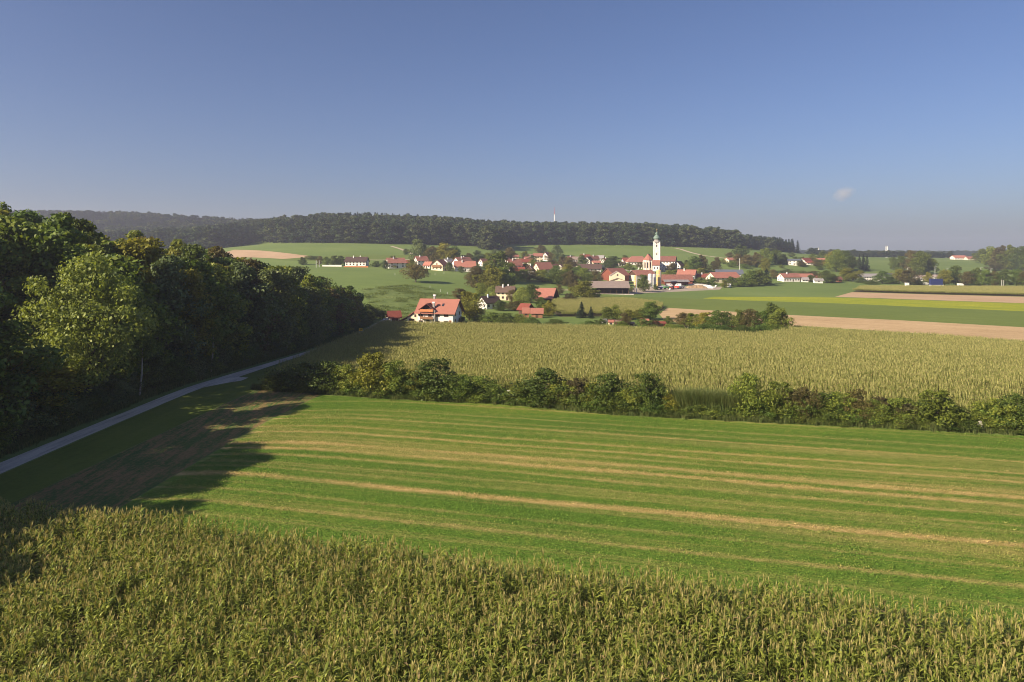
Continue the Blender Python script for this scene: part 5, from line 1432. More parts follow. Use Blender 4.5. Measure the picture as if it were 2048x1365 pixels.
k = MB(); k.lathe([(t2*.80, chh(478.5)), (t2*1.02, chh(477)), (t2*1.08, chh(475)), (t2*.95, chh(473)), (t2*.62, chh(471)), (t2*.36, chh(469.3)), (t2*.33, chh(467.8)), (t2*.55, chh(466.8)), (t2*.50, chh(465.6)), (t2*.25, chh(464.6)), (t2*.08, chh(463.6)), (.06, chh(462.8))], 16); k.build("onion_dome", M['copper'], ch, smooth=True)
k = MB(); k.tube((0, 0, chh(463)), (0, 0, chh(456.5)), .10, .06, 6); k.box(-.7, .7, -.08, .08, chh(459), chh(459) + .16); k.build("cross", M['silo_yellow'], ch)
for z, hh_ in ((chh(493.5), 2.3), (chh(509), 1.4), (chh(487), .8)):
    for sgn, ax in ((-1, 'y'), (1, 'x')):
        if ax == 'y': add_window(ch, 0, -tw - .06, z, 0, 1.1, hh_)
        else: add_window(ch, tw + .06, 0, z, R(90), 1.1, hh_)
k = MB(); k.tube((0, -tw - .12, chh(502.5)), (0, -tw - .02, chh(502.5)), 1.15, 1.15, 18); k.build("clock_face", WM['white'], ch)
# choir with polygonal end and nave behind, to the left of the tower
cx_, cy_ = cpx(1296), 3.0
rr = 9.2 * kc; eh = chh(519.5); rh = chh(507)
pts = [(cx_ + rr * math.cos(t), cy_ - 2 + rr * math.sin(t)) for t in [R(a) for a in (180, 216, 252, 288, 324, 360)]]
back = cy_ + 26
k = MB(); base = [(p[0], p[1], -2) for p in pts] + [(pts[-1][0], back, -2), (pts[0][0], back, -2)]
k.extrude(base, (0, 0, eh + 2)); k.build("choir_wall", WM['pink'], ch)
k = MB(); apex = (cx_, cy_ - 1, rh); apb = (cx_, back, rh); e = [(cx_ + (p[0]-cx_)*1.1, cy_ + (p[1]-cy_)*1.1, eh) for p in pts]
for i in range(5): k.poly([e[i], e[i+1], apex])
k.poly([e[5], (e[5][0], back, eh), apb, apex]); k.poly([(e[0][0], back, eh), e[0], apex, apb]); k.poly([(e[0][0], back, eh), apb, (e[5][0], back, eh)])
k.poly(e[::-1] + [(e[0][0], back, eh), (e[5][0], back, eh)]); k.build("choir_roof", RM['orange'], ch)
k = MB()
for p in pts[:-1]:
    k.box(p[0] - .45, p[0] + .45, p[1] - .6, p[1] + .35, -2, eh - 1.0)
k.build("buttress", WM['pale'], ch)
for i in range(5):
    a_, b_ = Vector(pts[i]), Vector(pts[i+1]); m_ = (a_ + b_) / 2; d = (b_ - a_).normalized()
    nrm = Vector((d.y, -d.x)); add_window(ch, m_.x + nrm.x * .06, m_.y + nrm.y * .06, 2.2, math.atan2(d.y, d.x), 1.3, 5.6)
sx0, sx1 = cpx(1306), cpx(1319.5)
k = MB(); k.box(sx0, sx1, -tw - 7, -tw - .1, -2, chh(530)); k.build("sacristy_wall", WM['white'], ch)
k = MB(); k.extrude([(sx0 - .4, -tw - 7.6, chh(530)), (sx0 - .4, -tw - .1, chh(530)), (sx0 - .4, -tw - .1, chh(519.5))], (sx1 - sx0 + .8, 0, 0)); k.build("sacristy_roof", RM['red'], ch)
for q in (.3, .7): add_window(ch, sx0 + (sx1 - sx0) * q, -tw - 7.04, 1.5, 0, .9, 1.8)
# churchyard wall and graves
wpts = [(1246, 541), (1275, 545), (1310, 546.5), (1330, 544), (1356, 541)]
cwall = MB(); wv = [Vector((*G(*p), 0)) for p in wpts]
for a_, b_ in zip(wv, wv[1:]):
    za, zb = tzf(a_.x, a_.y), tzf(b_.x, b_.y)
    cwall.extrude([(a_.x, a_.y, za - 2.5), (b_.x, b_.y, zb - 2.5), (b_.x, b_.y, zb + 1.3), (a_.x, a_.y, za + 1.3)], (0, .5, 0))
o = cwall.build("churchyard_wall", M['stone']); tag(o, "dark stone wall bending round the foot of the churchyard", "wall")
gsm = MB(); gsm.box(-.45, .45, -.12, .12, -.2, 1.0); gsm.extrude([(-.45, -.12, 1.0), (.45, -.12, 1.0), (.25, -.12, 1.3), (-.25, -.12, 1.3)], (0, .24, 0)); gme = gsm.mesh("gravestone", WM['white'])
gr_ = random.Random(5)
for i in range(34):
    px = gr_.choice([gr_.uniform(1252, 1288), gr_.uniform(1322, 1345)]); py = gr_.uniform(537, 541.5)
    x, y = G(px, py)
    o = link_mesh("gravestone", gme); o.location = (x, y, tzf(x, y)); o.rotation_euler = (0, 0, gr_.uniform(-.3, .3)); o.scale = (gr_.uniform(.8, 1.4), 1, gr_.uniform(.8, 1.5))
    tag(o, "pale gravestone in the churchyard", "gravestone", "gravestones in the churchyard")

# --- masts, chimneys, poles
def mast_at(px, Y, ztop_py, r, lab, nm, cat, mat='steel', n=1, gap=0, rod=0):
    x = (px - 1024) / F * Y; z0 = tzf(x, Y); zt = EYE - (ztop_py - HOR) / F * Y
    root = empty(nm, (x, Y, z0)); tag(root, lab, cat)
    for i in range(n):
        b = MB(); q = (i - (n-1)/2) * gap; b.tube((q, 0, -2), (q, 0, zt - z0), r, r * .75, 12); b.build("shaft", M[mat], root)
        b = MB(); b.lathe([(r*.76, zt - z0 - r), (r*.95, zt - z0 - r*.8), (r*.95, zt - z0 + .1), (r*.6, zt - z0 + .12)], 12, cx=q); b.build("rim", M['stone'], root)
    if rod:
        b = MB(); b.tube((0, 0, zt - z0), (0, 0, zt - z0 + rod), r*.3, .1, 6); b.build("aerial", M['redpaint'], root)
    return root
mast_at(1109, 1230, 428, 1.2, "slender pale transmitter mast rising above the hill wood", "radio_mast", "mast", 'film', rod=12)
mast_at(1637.5, 2150, 495.5, 1.6, "thin white chimney on the horizon left of the twin ones", "industrial_chimney", "chimney", 'white')
mast_at(1773.5, 2150, 492, 1.7, "twin tall white industrial chimneys on the right horizon", "industrial_chimney", "chimney", 'white', n=2, gap=4.2)
def pole(px, pyb, pyt, lab, arm=False, mat='film', r=.13):
    x, y = G(px, pyb); k = y / F; h = (pyb - pyt) * k
    root = empty("utility_pole" if not arm else "street_lamp", (x, y, tzf(x, y))); tag(root, lab, "pole" if not arm else "street lamp")
    b = MB(); b.tube((0, 0, -.5), (0, 0, h), r * 1.3, r, 7); b.build("post", M[mat], root)
    if arm: b = MB(); b.box(-.1, 1.8, -.12, .12, h, h + .16); b.build("lamp_head", M['steel'], root)
    else: b = MB(); b.box(-.7, .7, -.06, .06, h - .7, h - .55); b.build("crossarm", WM['brown'], root)
pole(632.5, 535.5, 521, "left of two wooden poles in the meadow at the wood's top edge", mat='film', r=.16)
pole(638.5, 535.0, 521, "right of two wooden poles in the meadow at the wood's top edge", mat='film', r=.16)
pole(1479.5, 551, 517, "white striped pole rising from the meadow behind the solar barn", r=.2)
pole(1815.5, 566, 536, "street lamp before the brown tree of the big right clump", True)
pole(1870, 566, 534, "street lamp at the right side of the big tree clump", True)
pole(1894, 566, 537.5, "street lamp over the far meadow, third from left", True)
pole(1961.5, 566, 536, "street lamp left of the right edge wood", True)
pole(1982, 566, 537.5, "street lamp just before the right edge wood", True)
pole(2003.5, 577, 560, "left of two close pale posts by the far road", mat='film')
pole(2006.5, 577, 561, "right of two close pale posts by the far road", mat='film')
for i, (px, py) in enumerate(((860, 577), (880.5, 584.5), (894.5, 590), (888, 548.5), (870, 550.5), (850, 552), (820, 552), (790, 551))):
    x, y = G(px, py); o = MB(); o.box(-.09, .09, -.09, .09, -.3, 1.6); o = o.build("fence_post", M['film']); o.location = (x, y, tzf(x, y))
    tag(o, "thin pale fence post on the meadow by the lone autumn tree", "fence post", "fence posts on the village meadow")
# low terrace before the long house
x, y = G(712, 535); b = MB(); b.box(-10, 10, -.3, .3, -1, 1.0); o = b.build("terrace_wall", WM['orangewood']); o.location = (x, y, tzf(x, y)); tag(o, "low reddish terrace wall in front of the long white house", "wall")
x, y = G(664, 533.5); b = MB(); b.box(-8, 8, -.3, .3, -1, 1.3); o = b.build("garden_wall", WM['white']); o.location = (x, y, tzf(x, y)); tag(o, "low white garden wall left of the long white house", "wall")

# --- garden sheds and hives behind the corn
def gshed(px, py, w, h, wall, roof, lab, nm="garden_shed"):
    x, y = G(px, py, lift=0); k = y / F
    return house(nm, lab, "shed", (x, y, tzf(x, y)), R(gr_.uniform(-12, 12)), w * k, w * k * .7, h * k * .68, h * k, wall, roof, nwin=1, gwin=0, rows=1, chim=0, over=.35, door=False)
gshed(1289, 652, 15, 13, 'orangewood', 'orange', "orange garden shed with flat orange roof in the garden belt")
gshed(1208, 649, 9, 10, 'white', 'grey', "small white and blue shed by the garden belt spruces")
gshed(1222, 649, 10, 8, 'cream', 'orange', "cream shed with orange roof next to the small white one")
gshed(1236, 649, 12, 8, 'brown', 'brown', "brown timber shed left of the bare bushy tree")
gshed(1262, 651, 12, 6, 'cream', 'pinkgrey', "low cream shed right of the bare bushy tree")
gshed(1319, 652, 20, 8, 'redwood', 'deep', "long low red brown shed right of the orange shed")
gshed(1372, 656, 8, 7, 'white', 'brown', "small white shed under the garden trees")
gshed(1397, 656.5, 9, 7, 'pale', 'brown', "pale pink shed right of the small white shed")
gshed(1461, 660, 9, 8, 'orangewood', 'orange', "small orange shed at the right of the garden belt")

# ------------------------------------------------------------------ trees of the village and gardens
def pt(px, pyb, pyt, wpx, key='far', mk='leaf', lab=None, group=None, name=None, base=None):
    x, y = G(px, pyb); k = y / F
    wpx = wpx * ((1.22 if pyb > 560 else 1.06) if key != 'spruce' else 1.1); pyt -= (1.0 if pyb > 560 else 0)
    tree(name or ("spruce_tree" if key == 'spruce' else "leafy_shrub" if key == 'shrub' else "deciduous_tree"), key, x, y, (pyb - pyt) * k, wpx * k, mk if key != 'spruce' else None, lab, group, "shrub" if key == 'shrub' else "tree")
T = [
 # around the meadow
 (832, 565, 531, 44, 'round', 'leaf_brown', "lone round autumn brown tree standing on the village meadow"),
 (838, 524, 479, 40, 'far', 'leaf_blue', "tall grey green tree behind the lone meadow tree"),
 (866, 527, 494, 34, 'far', 'leaf_brown', "brown tinged tree left in the big clump above the cream gable"),
 (890, 528, 488, 44, 'far', 'leaf_yellow', "large golden green tree above the cream patterned gable"),
 (908, 526, 494, 30, 'far', 'leaf', "green tree at the right side of the golden one"),
 (812, 510, 498, 12, 'far', 'leaf_dark', "tiny dark tree where the hill track ends"),
 (862, 524, 508, 22, 'far', 'leaf_yellow', "low yellowing tree at the foot of the golden clump"),
 (605, 530, 515, 16, 'far', 'leaf_dark', "small round dark tree left of the long white house hedge"),
 (622, 519, 512, 26, 'shrub', 'leaf_dark', "low dark field hedge at the ploughed hillside, left piece"),
 (640, 531, 513, 14, 'far', 'leaf_brown', "brown tree left of the dark conifers by the long house"),
 (652, 532, 514, 16, 'far', 'leaf', "green tree between brown one and dark trees by the long house"),
 (668, 532, 511, 18, 'far', 'leaf_dark', "dark tree left beside the long white house"),
 (681, 532, 512, 18, 'far', 'leaf_dark', "dark tree touching the long white house wall"),
 (692, 532, 518, 10, 'far', 'leaf_dark', "small dark tree at the long house corner"),
 (753, 534.5, 523, 18, 'shrub', 'leaf_dark', "dark bush between the long house and the red roofed house"),
 (787, 537, 525, 13, 'shrub', 'leaf_yellow', "bright green bush before the red roofed left house"),
 (899, 543, 525, 14, 'far', 'leaf_dark', "dark tree close right of the cream patterned gable"),
 (923, 546, 533, 14, 'shrub', 'leaf_dark', "dark bush before the orange roofed house"),
 (950, 548, 533, 18, 'far', 'leaf_brown', "brown shrub-like tree right of the orange roofed house"),
 # centre
 (937, 528, 507, 18, 'far', 'leaf_brown', "brownish tree behind the broad red roofed house"),
 (955, 527, 502, 24, 'far', 'leaf_blue', "grey green tree behind the narrow gable, left"),
 (975, 528, 506, 20, 'far', 'leaf', "green tree behind the narrow gable, right"),
 (998, 565, 505, 46, 'far', 'leaf_dark', "tall dark green tree in the middle of the village"),
 (1018, 521, 496, 26, 'far', 'leaf_brown', "pinkish brown tree above the tall dark village tree"),
 (990, 514, 500, 18, 'far', 'leaf_blue', "small grey tree below the pale wood spur"),
 (953, 577, 537, 38, 'far', 'leaf_brown', "broad olive brown tree at the meadow's right edge"),
 (982, 582, 533, 48, 'far', 'leaf_yellow', "largest olive tree of the village clump"),
 (1008, 580, 535, 38, 'far', 'leaf', "green tree right of the largest olive tree"),
 (1022, 567, 528, 22, 'far', 'leaf_dark', "dark tree before the tall stepped house"),
 (960, 592, 568, 26, 'far', 'leaf', "green tree under the big olive clump"),
 (985, 598, 574, 22, 'shrub', 'leaf_light', "pale green bushy tree left of the pale two storey house"),
 (1048, 506+12, 505, 9, 'spruce', None, "small dark spruce left of the tall narrow cream house"),
 (1082, 506, 490.5, 22, 'far', 'leaf_brown', "round brown tree on the green hill above the cream house"),
 (1114, 512, 491, 20, 'far', 'leaf_blue', "grey green tree on the green hill right of the brown round one"),
 (1101, 523, 506, 18, 'far', 'leaf_brown', "brown tree before the green hill's grey green one"),
 (1065, 527, 511, 18, 'far', 'leaf_dark', "dark tree left at the tall narrow cream house"),
 (1103, 533, 519, 20, 'far', 'leaf_brown', "russet tree behind the small bright red gable"),
 (1126, 537, 513, 22, 'far', 'leaf_brown', "pale brown feathery tree left of the crowded houses"),
 (1140, 540, 516, 22, 'far', 'leaf_brown', "pinkish brown tree next to the crowded houses"),
 (1165, 537, 511, 22, 'far', 'leaf_dark', "dark round tree in front of the crowded houses"),
 (1113, 552, 532, 22, 'far', 'leaf', "green tree right of the red roof row"),
 (1136, 555, 529, 26, 'far', 'leaf_yellow', "yellow green tree below the pale brown feathery one"),
 (1158, 558, 532, 26, 'far', 'leaf', "green tree left of the slate roofed barn"),
 (1227, 538, 513, 38, 'far', 'leaf_dark', "big dark round tree between crowded houses and church"),
 (1257, 542, 527, 22, 'far', 'leaf', "green tree at the left corner of the churchyard"),
 (1280, 537, 524, 14, 'far', 'leaf_brown', "small brown tree left of the church choir"),
 (1249, 520, 511, 12, 'far', 'leaf_dark', "dark tree tip behind the hipped parish house, left"),
 # bank
 (1040, 562, 541, 32, 'shrub', 'leaf', "green bush row below the black gable, left"),
 (1062, 562, 541, 34, 'shrub', 'leaf_brown', "brown bush below the black gable"),
 (1085, 564, 542, 34, 'shrub', 'leaf', "green bush below the cream stepped house"),
 (1108, 568, 540, 38, 'shrub', 'leaf_dark', "dark bush on the bank, left of two"),
 (1130, 571, 541, 38, 'shrub', 'leaf_dark', "dark bush on the bank, right of two"),
 (1141, 575, 543, 28, 'far', 'leaf_brown', "brown round tree standing low on the bank"),
 (1168, 571, 538, 30, 'far', 'leaf', "tall green tree on the bank left of the open hall"),
 (1190, 568, 543, 24, 'far', 'leaf_brown', "brown tree on the bank just left of the red barn gable"),
 (1152, 586, 563, 20, 'far', 'leaf_brown', "thin brown tree below the bank"),
 (1168, 602, 563, 46, 'far', 'leaf_yellow', "large olive tree in front of the open hall's left end"),
 (1185, 600, 577, 24, 'far', 'leaf', "green lower tree joined to the large olive one"),
 (1139, 605, 589, 22, 'shrub', 'leaf_red', "twiggy grey red bush left of the large olive tree"),
 (1118, 590, 570, 14, 'far', 'leaf_brown', "thin pinkish tree right of the salmon barn roof"),
 # farm
 (1287, 584, 550, 20, 'far', 'leaf_dark', "dark tree right behind the slim yellow silo"),
 (1260, 585, 574, 12, 'shrub', 'leaf_dark', "dark bush at the slim silo's foot"),
 (1311, 580, 570, 10, 'shrub', 'leaf_dark', "small dark bush left on the farm yard"),
 (1337, 553, 541, 22, 'far', 'leaf', "green tree below the churchyard wall, left"),
 (1352, 552, 540, 22, 'far', 'leaf', "green tree below the churchyard wall, right"),
 (1390, 545, 514, 30, 'far', 'leaf', "large green tree right of the slate gable, nearer one"),
 (1404, 545, 511, 26, 'far', 'leaf_brown', "brownish green tree right of the slate gable, farther one"),
 (1374, 540, 520, 14, 'far', 'leaf_dark', "dark narrow tree touching the slate gable"),
 (1433, 546, 516, 20, 'far', 'leaf_brown', "brown upright tree left of the meadow slope"),
 (1402, 552, 536, 20, 'shrub', 'leaf_yellow', "trimmed olive hedge above the low brown red building"),
 (1384, 569, 556, 16, 'far', 'leaf', "green tree between red shed and grey gable"),
 (1402, 570, 557, 22, 'shrub', 'leaf_dark', "dark bush right of the long red shed"),
 (1424, 571, 556, 20, 'far', 'leaf', "green tree before the cream farmhouse gable, left"),
 (1450, 576, 562, 12, 'far', 'leaf_yellow', "yellowish tree by the white box hut"),
 (1462, 573, 555, 22, 'far', 'leaf_dark', "dark tree before the wide orange roof, left"),
 (1480, 574, 556, 24, 'far', 'leaf', "green tree before the wide orange roof, right"),
 (1500, 572, 542, 28, 'far', 'leaf', "tall green tree right of the farm"),
 (1518, 572, 541, 28, 'far', 'leaf_dark', "dark tree right of the farm, inner one"),
 (1533, 569, 538, 24, 'spruce', None, "dark conical tree closing the farm trees at right"),
 (1508, 573, 560, 22, 'shrub', 'leaf_dark', "low dark bush before the tall trees right of the farm"),
 (1546, 558, 540, 18, 'far', 'leaf_brown', "brown tree behind the dark conical one"),
 (1447, 528, 519, 14, 'shrub', 'leaf', "small bush by the cream house among brown trees"),
 (1459, 516, 505, 14, 'far', 'leaf_brown', "brown small tree above the cream house among brown trees"),
 (1482, 515, 491, 30, 'far', 'leaf_dark', "big dark tree on the hill below the main wood's end"),
 (1477, 532, 509, 24, 'far', 'leaf_brown', "reddish brown tree right of the orange cream house"),
 (1495, 535, 510, 24, 'far', 'leaf_brown', "reddish brown tree, second right of the orange cream house"),
 (1512, 533, 506, 24, 'far', 'leaf_brown', "reddish brown tree, third right of the orange cream house"),
 (1463, 535, 523, 18, 'shrub', 'leaf', "green bush under the reddish brown trees, left"),
 (1490, 537, 528, 20, 'shrub', 'leaf', "green bush under the reddish brown trees, right"),
 (1531, 530, 496, 26, 'far', 'leaf', "tall green tree below the hill house, left"),
 (1552, 529, 501, 26, 'far', 'leaf_dark', "dark tree below the hill house, right"),
 (1531, 545, 517, 20, 'far', 'leaf_yellow', "olive tree in the dip below the hill house"),
 (1566, 528, 508, 20, 'far', 'leaf_blue', "grey green tree left of the white cubic house"),
 (1583, 514, 505, 14, 'far', 'leaf_blue', "grey green small tree above the white cubic house"),
 (1599, 506, 494, 16, 'far', 'leaf_brown', "brown tree ending the right wood on the ridge"),
 (1612, 508, 503, 8, 'far', 'leaf_dark', "lone tiny dark tree on the ridge"),
 (1626, 519, 508, 16, 'far', 'leaf', "green tree behind the orange roofed slope house, left"),
 (1645, 520, 503, 18, 'far', 'leaf_dark', "dark tree behind the orange roofed slope house, right"),
 (1563, 537, 530, 10, 'shrub', 'leaf_dark', "small dark bush on the grass slope, left"),
 (1640, 540, 532, 14, 'shrub', 'leaf_dark', "small dark bush on the grass slope, right"),
 (1575, 547, 539, 34, 'shrub', 'leaf_blue', "grey green scrub on the grass slope, left"),
 (1602, 552, 542, 34, 'shrub', 'leaf_blue', "grey green scrub on the grass slope, middle"),
 (1628, 556, 543, 34, 'shrub', 'leaf_brown', "brownish scrub on the grass slope, right"),
 (1622, 564, 551, 14, 'far', 'leaf_dark', "dark tree left of the lone flat garage"),
 (1652, 566, 543, 26, 'far', 'leaf_dark', "dark tree right of the lone flat garage"),
 (1665, 566, 549, 18, 'far', 'leaf_dark', "dark shorter tree beside the red walled small house"),
 # right clumps
 (1662, 541, 504, 20, 'far', 'leaf_yellow', "pale olive tree at the left side of the left big clump"),
 (1672, 544, 501, 34, 'far', 'leaf', "green tree in the left big clump"),
 (1690, 541, 502, 34, 'far', 'leaf_dark', "dark tree in the middle of the left big clump"),
 (1704, 540, 513, 18, 'far', 'leaf_brown', "olive brown tree low in the left big clump"),
 (1719, 538, 509, 14, 'spruce', None, "first dark spruce at the right side of the left clump"),
 (1727, 540, 508, 15, 'spruce', None, "second dark spruce at the right side of the left clump"),
 (1734, 542, 511, 13, 'spruce', None, "third dark spruce at the right side of the left clump"),
 (1697, 563, 538, 34, 'far', 'leaf_yellow', "broad yellow green tree before the left big clump"),
 (1720, 560, 541, 20, 'far', 'leaf_yellow', "yellow green tree left of the white hall gable"),
 (1722, 566, 557, 18, 'shrub', 'leaf_blue', "grey green bush in front of the white hall"),
 (1765, 568, 544, 26, 'far', 'leaf', "green tree in front of the white hall's right end"),
 (1742, 569, 562, 24, 'shrub', 'leaf_dark', "low dark bush before the white hall"),
 (1780, 568, 555, 22, 'shrub', 'leaf', "low green bush right of the hall tree"),
 (1786, 540, 516, 18, 'far', 'leaf_dark', "dark tree starting the big right clump"),
 (1802, 545, 513, 26, 'far', 'leaf_dark', "dark tree, second in the big right clump"),
 (1822, 547, 502, 28, 'far', 'leaf_brown', "brown tall tree in the big right clump"),
 (1839, 550, 504, 30, 'far', 'leaf_dark', "dark tall tree in the big right clump"),
 (1856, 549, 509, 28, 'far', 'leaf_dark', "dark tree ending the big right clump"),
 (1799, 567, 540, 24, 'far', 'leaf_yellow', "yellow green roadside tree before the big right clump"),
 (1817, 570, 541, 30, 'far', 'leaf_brown', "dark brown roadside tree before the big right clump"),
 (1857, 569, 546, 16, 'far', 'leaf_yellow', "bright yellow green roadside tree between two white halls"),
 (1838, 570, 560, 20, 'shrub', 'leaf_dark', "dark roadside bush under the white hall"),
 (1890, 572, 542, 24, 'far', 'leaf_yellow', "roadside tree with yellow side, right of the blue trailer"),
 (1912, 571, 534, 26, 'far', 'leaf_dark', "tallest dark roadside tree of the right row"),
 (1935, 572, 545, 24, 'far', 'leaf_brown', "brown roadside tree right of the tallest dark one"),
 (1953, 572, 538, 24, 'far', 'leaf_dark', "dark roadside tree with round top in the right row"),
 (1972, 573, 542, 22, 'far', 'leaf', "green roadside tree before the right edge wood"),
 (1990, 573, 544, 24, 'far', 'leaf_brown', "brown roadside tree before the right edge wood"),
 (2010, 574, 541, 26, 'far', 'leaf_dark', "dark roadside tree behind the two close posts"),
 (2032, 574, 541, 28, 'far', 'leaf', "green roadside tree at the right picture edge"),
 (2056, 575, 543, 28, 'far', 'leaf_brown', "roadside tree half cut by the right picture edge"),
 (1963, 527, 499, 28, 'far', 'leaf_dark', "leftmost tree of the right edge wood"),
 (1981, 535, 495, 34, 'far', 'leaf', "second tree of the right edge wood"),
 (2002, 538, 493, 36, 'far', 'leaf_brown', "tall brownish tree of the right edge wood"),
 (2022, 540, 492, 36, 'far', 'leaf_dark', "tallest dark tree of the right edge wood"),
 (2044, 542, 495, 36, 'far', 'leaf_dark', "right edge wood tree at the picture edge"),
 (2066, 543, 498, 36, 'far', 'leaf', "right edge wood tree just outside the picture"),
 (1992, 542, 528, 30, 'shrub', 'leaf_red', "reddish low growth at the foot of the right edge wood"),
 # gardens
 (938, 641, 583, 40, 'far', 'leaf_yellow', "tall olive tree close right of the big farmhouse"),
 (921, 600, 578, 26, 'far', 'leaf_brown', "rusty brown tree behind the big farmhouse roof"),
 (950, 636, 612, 30, 'far', 'leaf_brown', "grey brown tree below the tall olive one"),
 (958, 608, 588, 20, 'far', 'leaf', "green tree between olive tree and white gabled house"),
 (1000, 622, 602, 22, 'far', 'leaf_dark', "dark tree before the pale two storey house"),
 (1024, 604, 580, 16, 'far', 'leaf_brown', "brown tree at the pale two storey house's right corner"),
 (1043, 618, 576, 30, 'round', 'leaf_light', "pale feathery tree leaning over the gardens"),
 (1030, 622, 603, 28, 'far', 'leaf_brown', "brown bushy tree left under the pale feathery one"),
 (1062, 606, 570, 32, 'far', 'leaf_dark', "dark green tree left of the salmon barn roof"),
 (1082, 618, 596, 20, 'far', 'leaf', "green tree below the salmon barn roof"),
 (1098, 633, 603, 22, 'far', 'leaf_yellow', "yellow green upright tree right of the low red shed"),
 (1085, 632, 606, 18, 'far', 'leaf_dark', "dark upright tree left of the yellow green one"),
 (985, 648, 627, 34, 'shrub', 'leaf', "green garden bush behind the corn, first right of the farmhouse tree"),
 (1012, 650, 628, 36, 'shrub', 'leaf_dark', "dark garden bush behind the corn, below the brown roofed house"),
 (1038, 650, 631, 32, 'shrub', 'leaf', "green garden bush behind the corn, before the low red sheds"),
 (1064, 652, 636, 30, 'shrub', 'leaf', "low green bush before the low red sheds"),
 (960, 647, 632, 24, 'shrub', 'leaf_dark', "dark low bush beside the farmhouse tree's foot"),
 (903, 647, 631, 12, 'shrub', 'leaf_dark', "dark round bush at the farmhouse corner"),
 (839, 645, 632, 8, 'shrub', 'leaf_dark', "small dark bush before the cream annex"),
 (924, 647, 634, 14, 'shrub', 'leaf_dark', "dark bush in the farmhouse shadow, right side"),
 (1110, 653, 640, 34, 'shrub', 'leaf_dark', "round dark green bush on the garden lawn"),
 (1163, 636, 604, 24, 'spruce', None, "larger spruce of the pair in the garden belt"),
 (1182, 637, 613, 15, 'spruce', None, "smaller spruce of the pair in the garden belt"),
 (1215, 640, 616, 24, 'far', 'leaf_dark', "dark tree behind the small garden sheds, left"),
 (1231, 640, 612, 18, 'far', 'leaf', "green tree behind the small garden sheds, right"),
 (1250, 652, 628, 22, 'far', 'leaf_brown', "bare looking brownish tree between the garden sheds"),
 (1258, 640, 621, 22, 'far', 'leaf_yellow', "olive tree behind the low cream shed"),
 (1280, 640, 620, 24, 'far', 'leaf_yellow', "olive tree behind the orange garden shed"),
 (1300, 640, 605, 34, 'far', 'leaf', "large dark tree standing before the pale stubble"),
 (1200, 655, 640, 24, 'shrub', 'leaf_dark', "dark bush before the small white shed"),
 (1178, 654, 643, 26, 'shrub', 'leaf', "low green bush on the lawn edge, left"),
 (1243, 656, 644, 24, 'shrub', 'leaf', "low green bush on the lawn edge, middle"),
 (1290, 658, 640, 34, 'shrub', 'leaf', "green bush row before the orange shed"),
 (1310, 658, 641, 26, 'shrub', 'leaf_red', "reddish tinged bush right of the orange shed"),
 (1336, 648, 634, 16, 'shrub', 'leaf_dark', "dark bush right of the long red brown shed"),
 (1347, 660, 650, 30, 'shrub', 'leaf', "low bush at the lawn gap of the garden belt"),
 (1366, 655, 627, 28, 'far', 'leaf_brown', "purplish brown tree starting the right garden trees"),
 (1385, 656, 627, 28, 'far', 'leaf', "green tree, second of the right garden trees"),
 (1410, 658, 625, 32, 'far', 'leaf_yellow', "olive tree, third of the right garden trees"),
 (1432, 660, 624, 34, 'far', 'leaf', "green tree with pale trunk in the right garden trees"),
 (1452, 660, 626, 28, 'far', 'leaf_dark', "dark tree left of the small orange shed"),
 (1478, 662, 620, 22, 'far', 'leaf_dark', "slender dark tree right of the small orange shed"),
 (1500, 663, 621, 34, 'far', 'leaf_brown', "brownish green tree near the right end of the garden belt"),
 (1524, 664, 622, 34, 'far', 'leaf', "green tree near the right end of the garden belt"),
 (1544, 664, 608, 40, 'far', 'leaf_dark', "highest dark tree at the right end of the garden belt"),
 (1562, 667, 619, 36, 'far', 'leaf', "last big green tree of the garden belt"),
 (1360, 664, 652, 28, 'shrub', 'leaf', "low bush at the foot of the garden trees, left"),
 (1408, 665, 650, 36, 'shrub', 'leaf', "low bush at the foot of the garden trees, second"),
 (1445, 666, 652, 34, 'shrub', 'leaf', "low bush at the foot of the garden trees, third"),
 (1485, 667, 652, 36, 'shrub', 'leaf_dark', "dark bush at the foot of the garden trees, fourth"),
 (1520, 668, 652, 34, 'shrub', 'leaf', "bush at the foot of the garden trees, fifth"),
 (1550, 669, 651, 34, 'shrub', 'leaf', "bush at the foot of the garden trees, sixth"),
 (1572, 670, 655, 20, 'shrub', 'leaf_dark', "dark bush closing the garden belt at its right foot"),
]
for t in T:
    px, pyb, pyt, wpx, key, mk, lab = t
    pt(px, pyb, pyt, wpx, key, mk, lab)

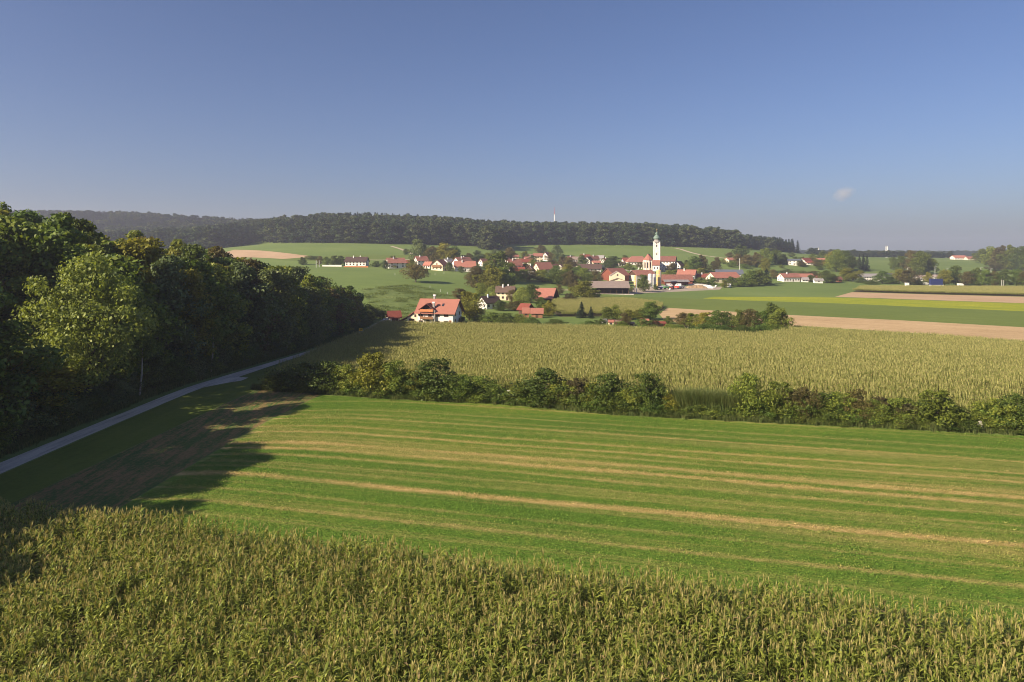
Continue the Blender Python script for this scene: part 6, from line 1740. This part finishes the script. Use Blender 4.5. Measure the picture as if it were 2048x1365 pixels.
# small garden trees and bushes between the houses
houses_xy = [(o.location.x, o.location.y) for o in col.objects if o.parent is None and o.get("category") in ("house", "barn", "shed", "church")]
vr = random.Random(77); kinds_ = {'leaf': 'green', 'leaf_dark': 'dark', 'leaf_brown': 'brownish', 'leaf_yellow': 'yellowish', 'leaf_blue': 'grey green'}
nput = 0
for _ in range(900):
    if nput >= 85: break
    px = vr.choice([vr.uniform(770, 1215), vr.uniform(1330, 1500), vr.uniform(1560, 1660), vr.uniform(930, 1110)])
    py = vr.uniform(514, 550) if px < 1500 else vr.uniform(524, 534)
    if px < 930: py = vr.uniform(524, 540)
    if px < 1000 and py > 545: continue
    x, y = G(px, py); k = y / F
    dmin = min((x - a) ** 2 + (y - b) ** 2 for a, b in houses_xy) ** .5
    # close to houses, never inside or just in front of them
    if dmin > 26 or dmin < 8.5: continue
    if any(abs(x / y - a / b) * F < 9 and -22 < b - y < 30 and b > y for a, b in houses_xy): continue
    mk = vr.choice(list(kinds_)); h = vr.uniform(3.5, 8.5)
    tree("garden_tree", 'far', x, y, h, h * vr.uniform(.9, 1.4), mk, "small %s garden tree between the village houses" % kinds_[mk], "small %s garden trees of the village" % kinds_[mk], "tree")
    nput += 1
print("garden trees", nput)
# ------------------------------------------------------------------ small cloud and air
m, nt, out = mat_new("cloud_vapour")
vol = nt.nodes.new("ShaderNodeVolumePrincipled"); vol.inputs['Color'].default_value = (0.95, 0.95, 0.95, 1); vol.inputs['Anisotropy'].default_value = 0.2
tc = nt.nodes.new("ShaderNodeTexCoord")
g = nt.nodes.new("ShaderNodeVectorMath"); g.operation = 'LENGTH'; nt.links.new(tc.outputs['Object'], g.inputs[0])
nz = noise(nt, tc.outputs['Object'], 1.6, 6, 0.65)
d = fmath(nt, 'SUBTRACT', fmath(nt, 'ADD', fmath(nt, 'MULTIPLY', nz, 1.5), 0.08), g.outputs['Value'], clamp=True)
nt.links.new(fmath(nt, 'MULTIPLY', d, 0.009), vol.inputs['Density']); nt.links.new(vol.outputs[0], out.inputs['Volume'])
def cloud(px, py, Y, sx, sy, sz, label, rot=0):
    bm_ = MB(); n1, n2 = 16, 10
    prof = [(max(0.01, math.sin(math.pi * i / n2)), -math.cos(math.pi * i / n2)) for i in range(n2 + 1)]
    bm_.lathe(prof, n1); o = bm_.build("cloud", m)
    o.location = ((px - 1024) / F * Y, Y, EYE - (py - HOR) / F * Y); o.scale = (sx, sy, sz); o.rotation_euler = (0, rot, 0)
    tag(o, label, "cloud")
cloud(1687, 388, 9500, 185, 160, 125, "small pale pinkish cloud alone in the right sky", -0.25)
# air: even pale haze in one closed box round everything but the sky
HAZE = 0.00019
hm, nt, out = mat_new("haze_air")
hv = nt.nodes.new("ShaderNodeVolumePrincipled")
hv.inputs['Color'].default_value = (0.74, 0.76, 1.0, 1)
hv.inputs['Density'].default_value = HAZE
hv.inputs['Anisotropy'].default_value = 0.3
nt.links.new(hv.outputs[0], out.inputs['Volume'])
hb = MB(); hb.box(-5200, 5200, -140, 7150, -26, 170)
ho = hb.build("haze", hm); tag(ho, kind="stuff")
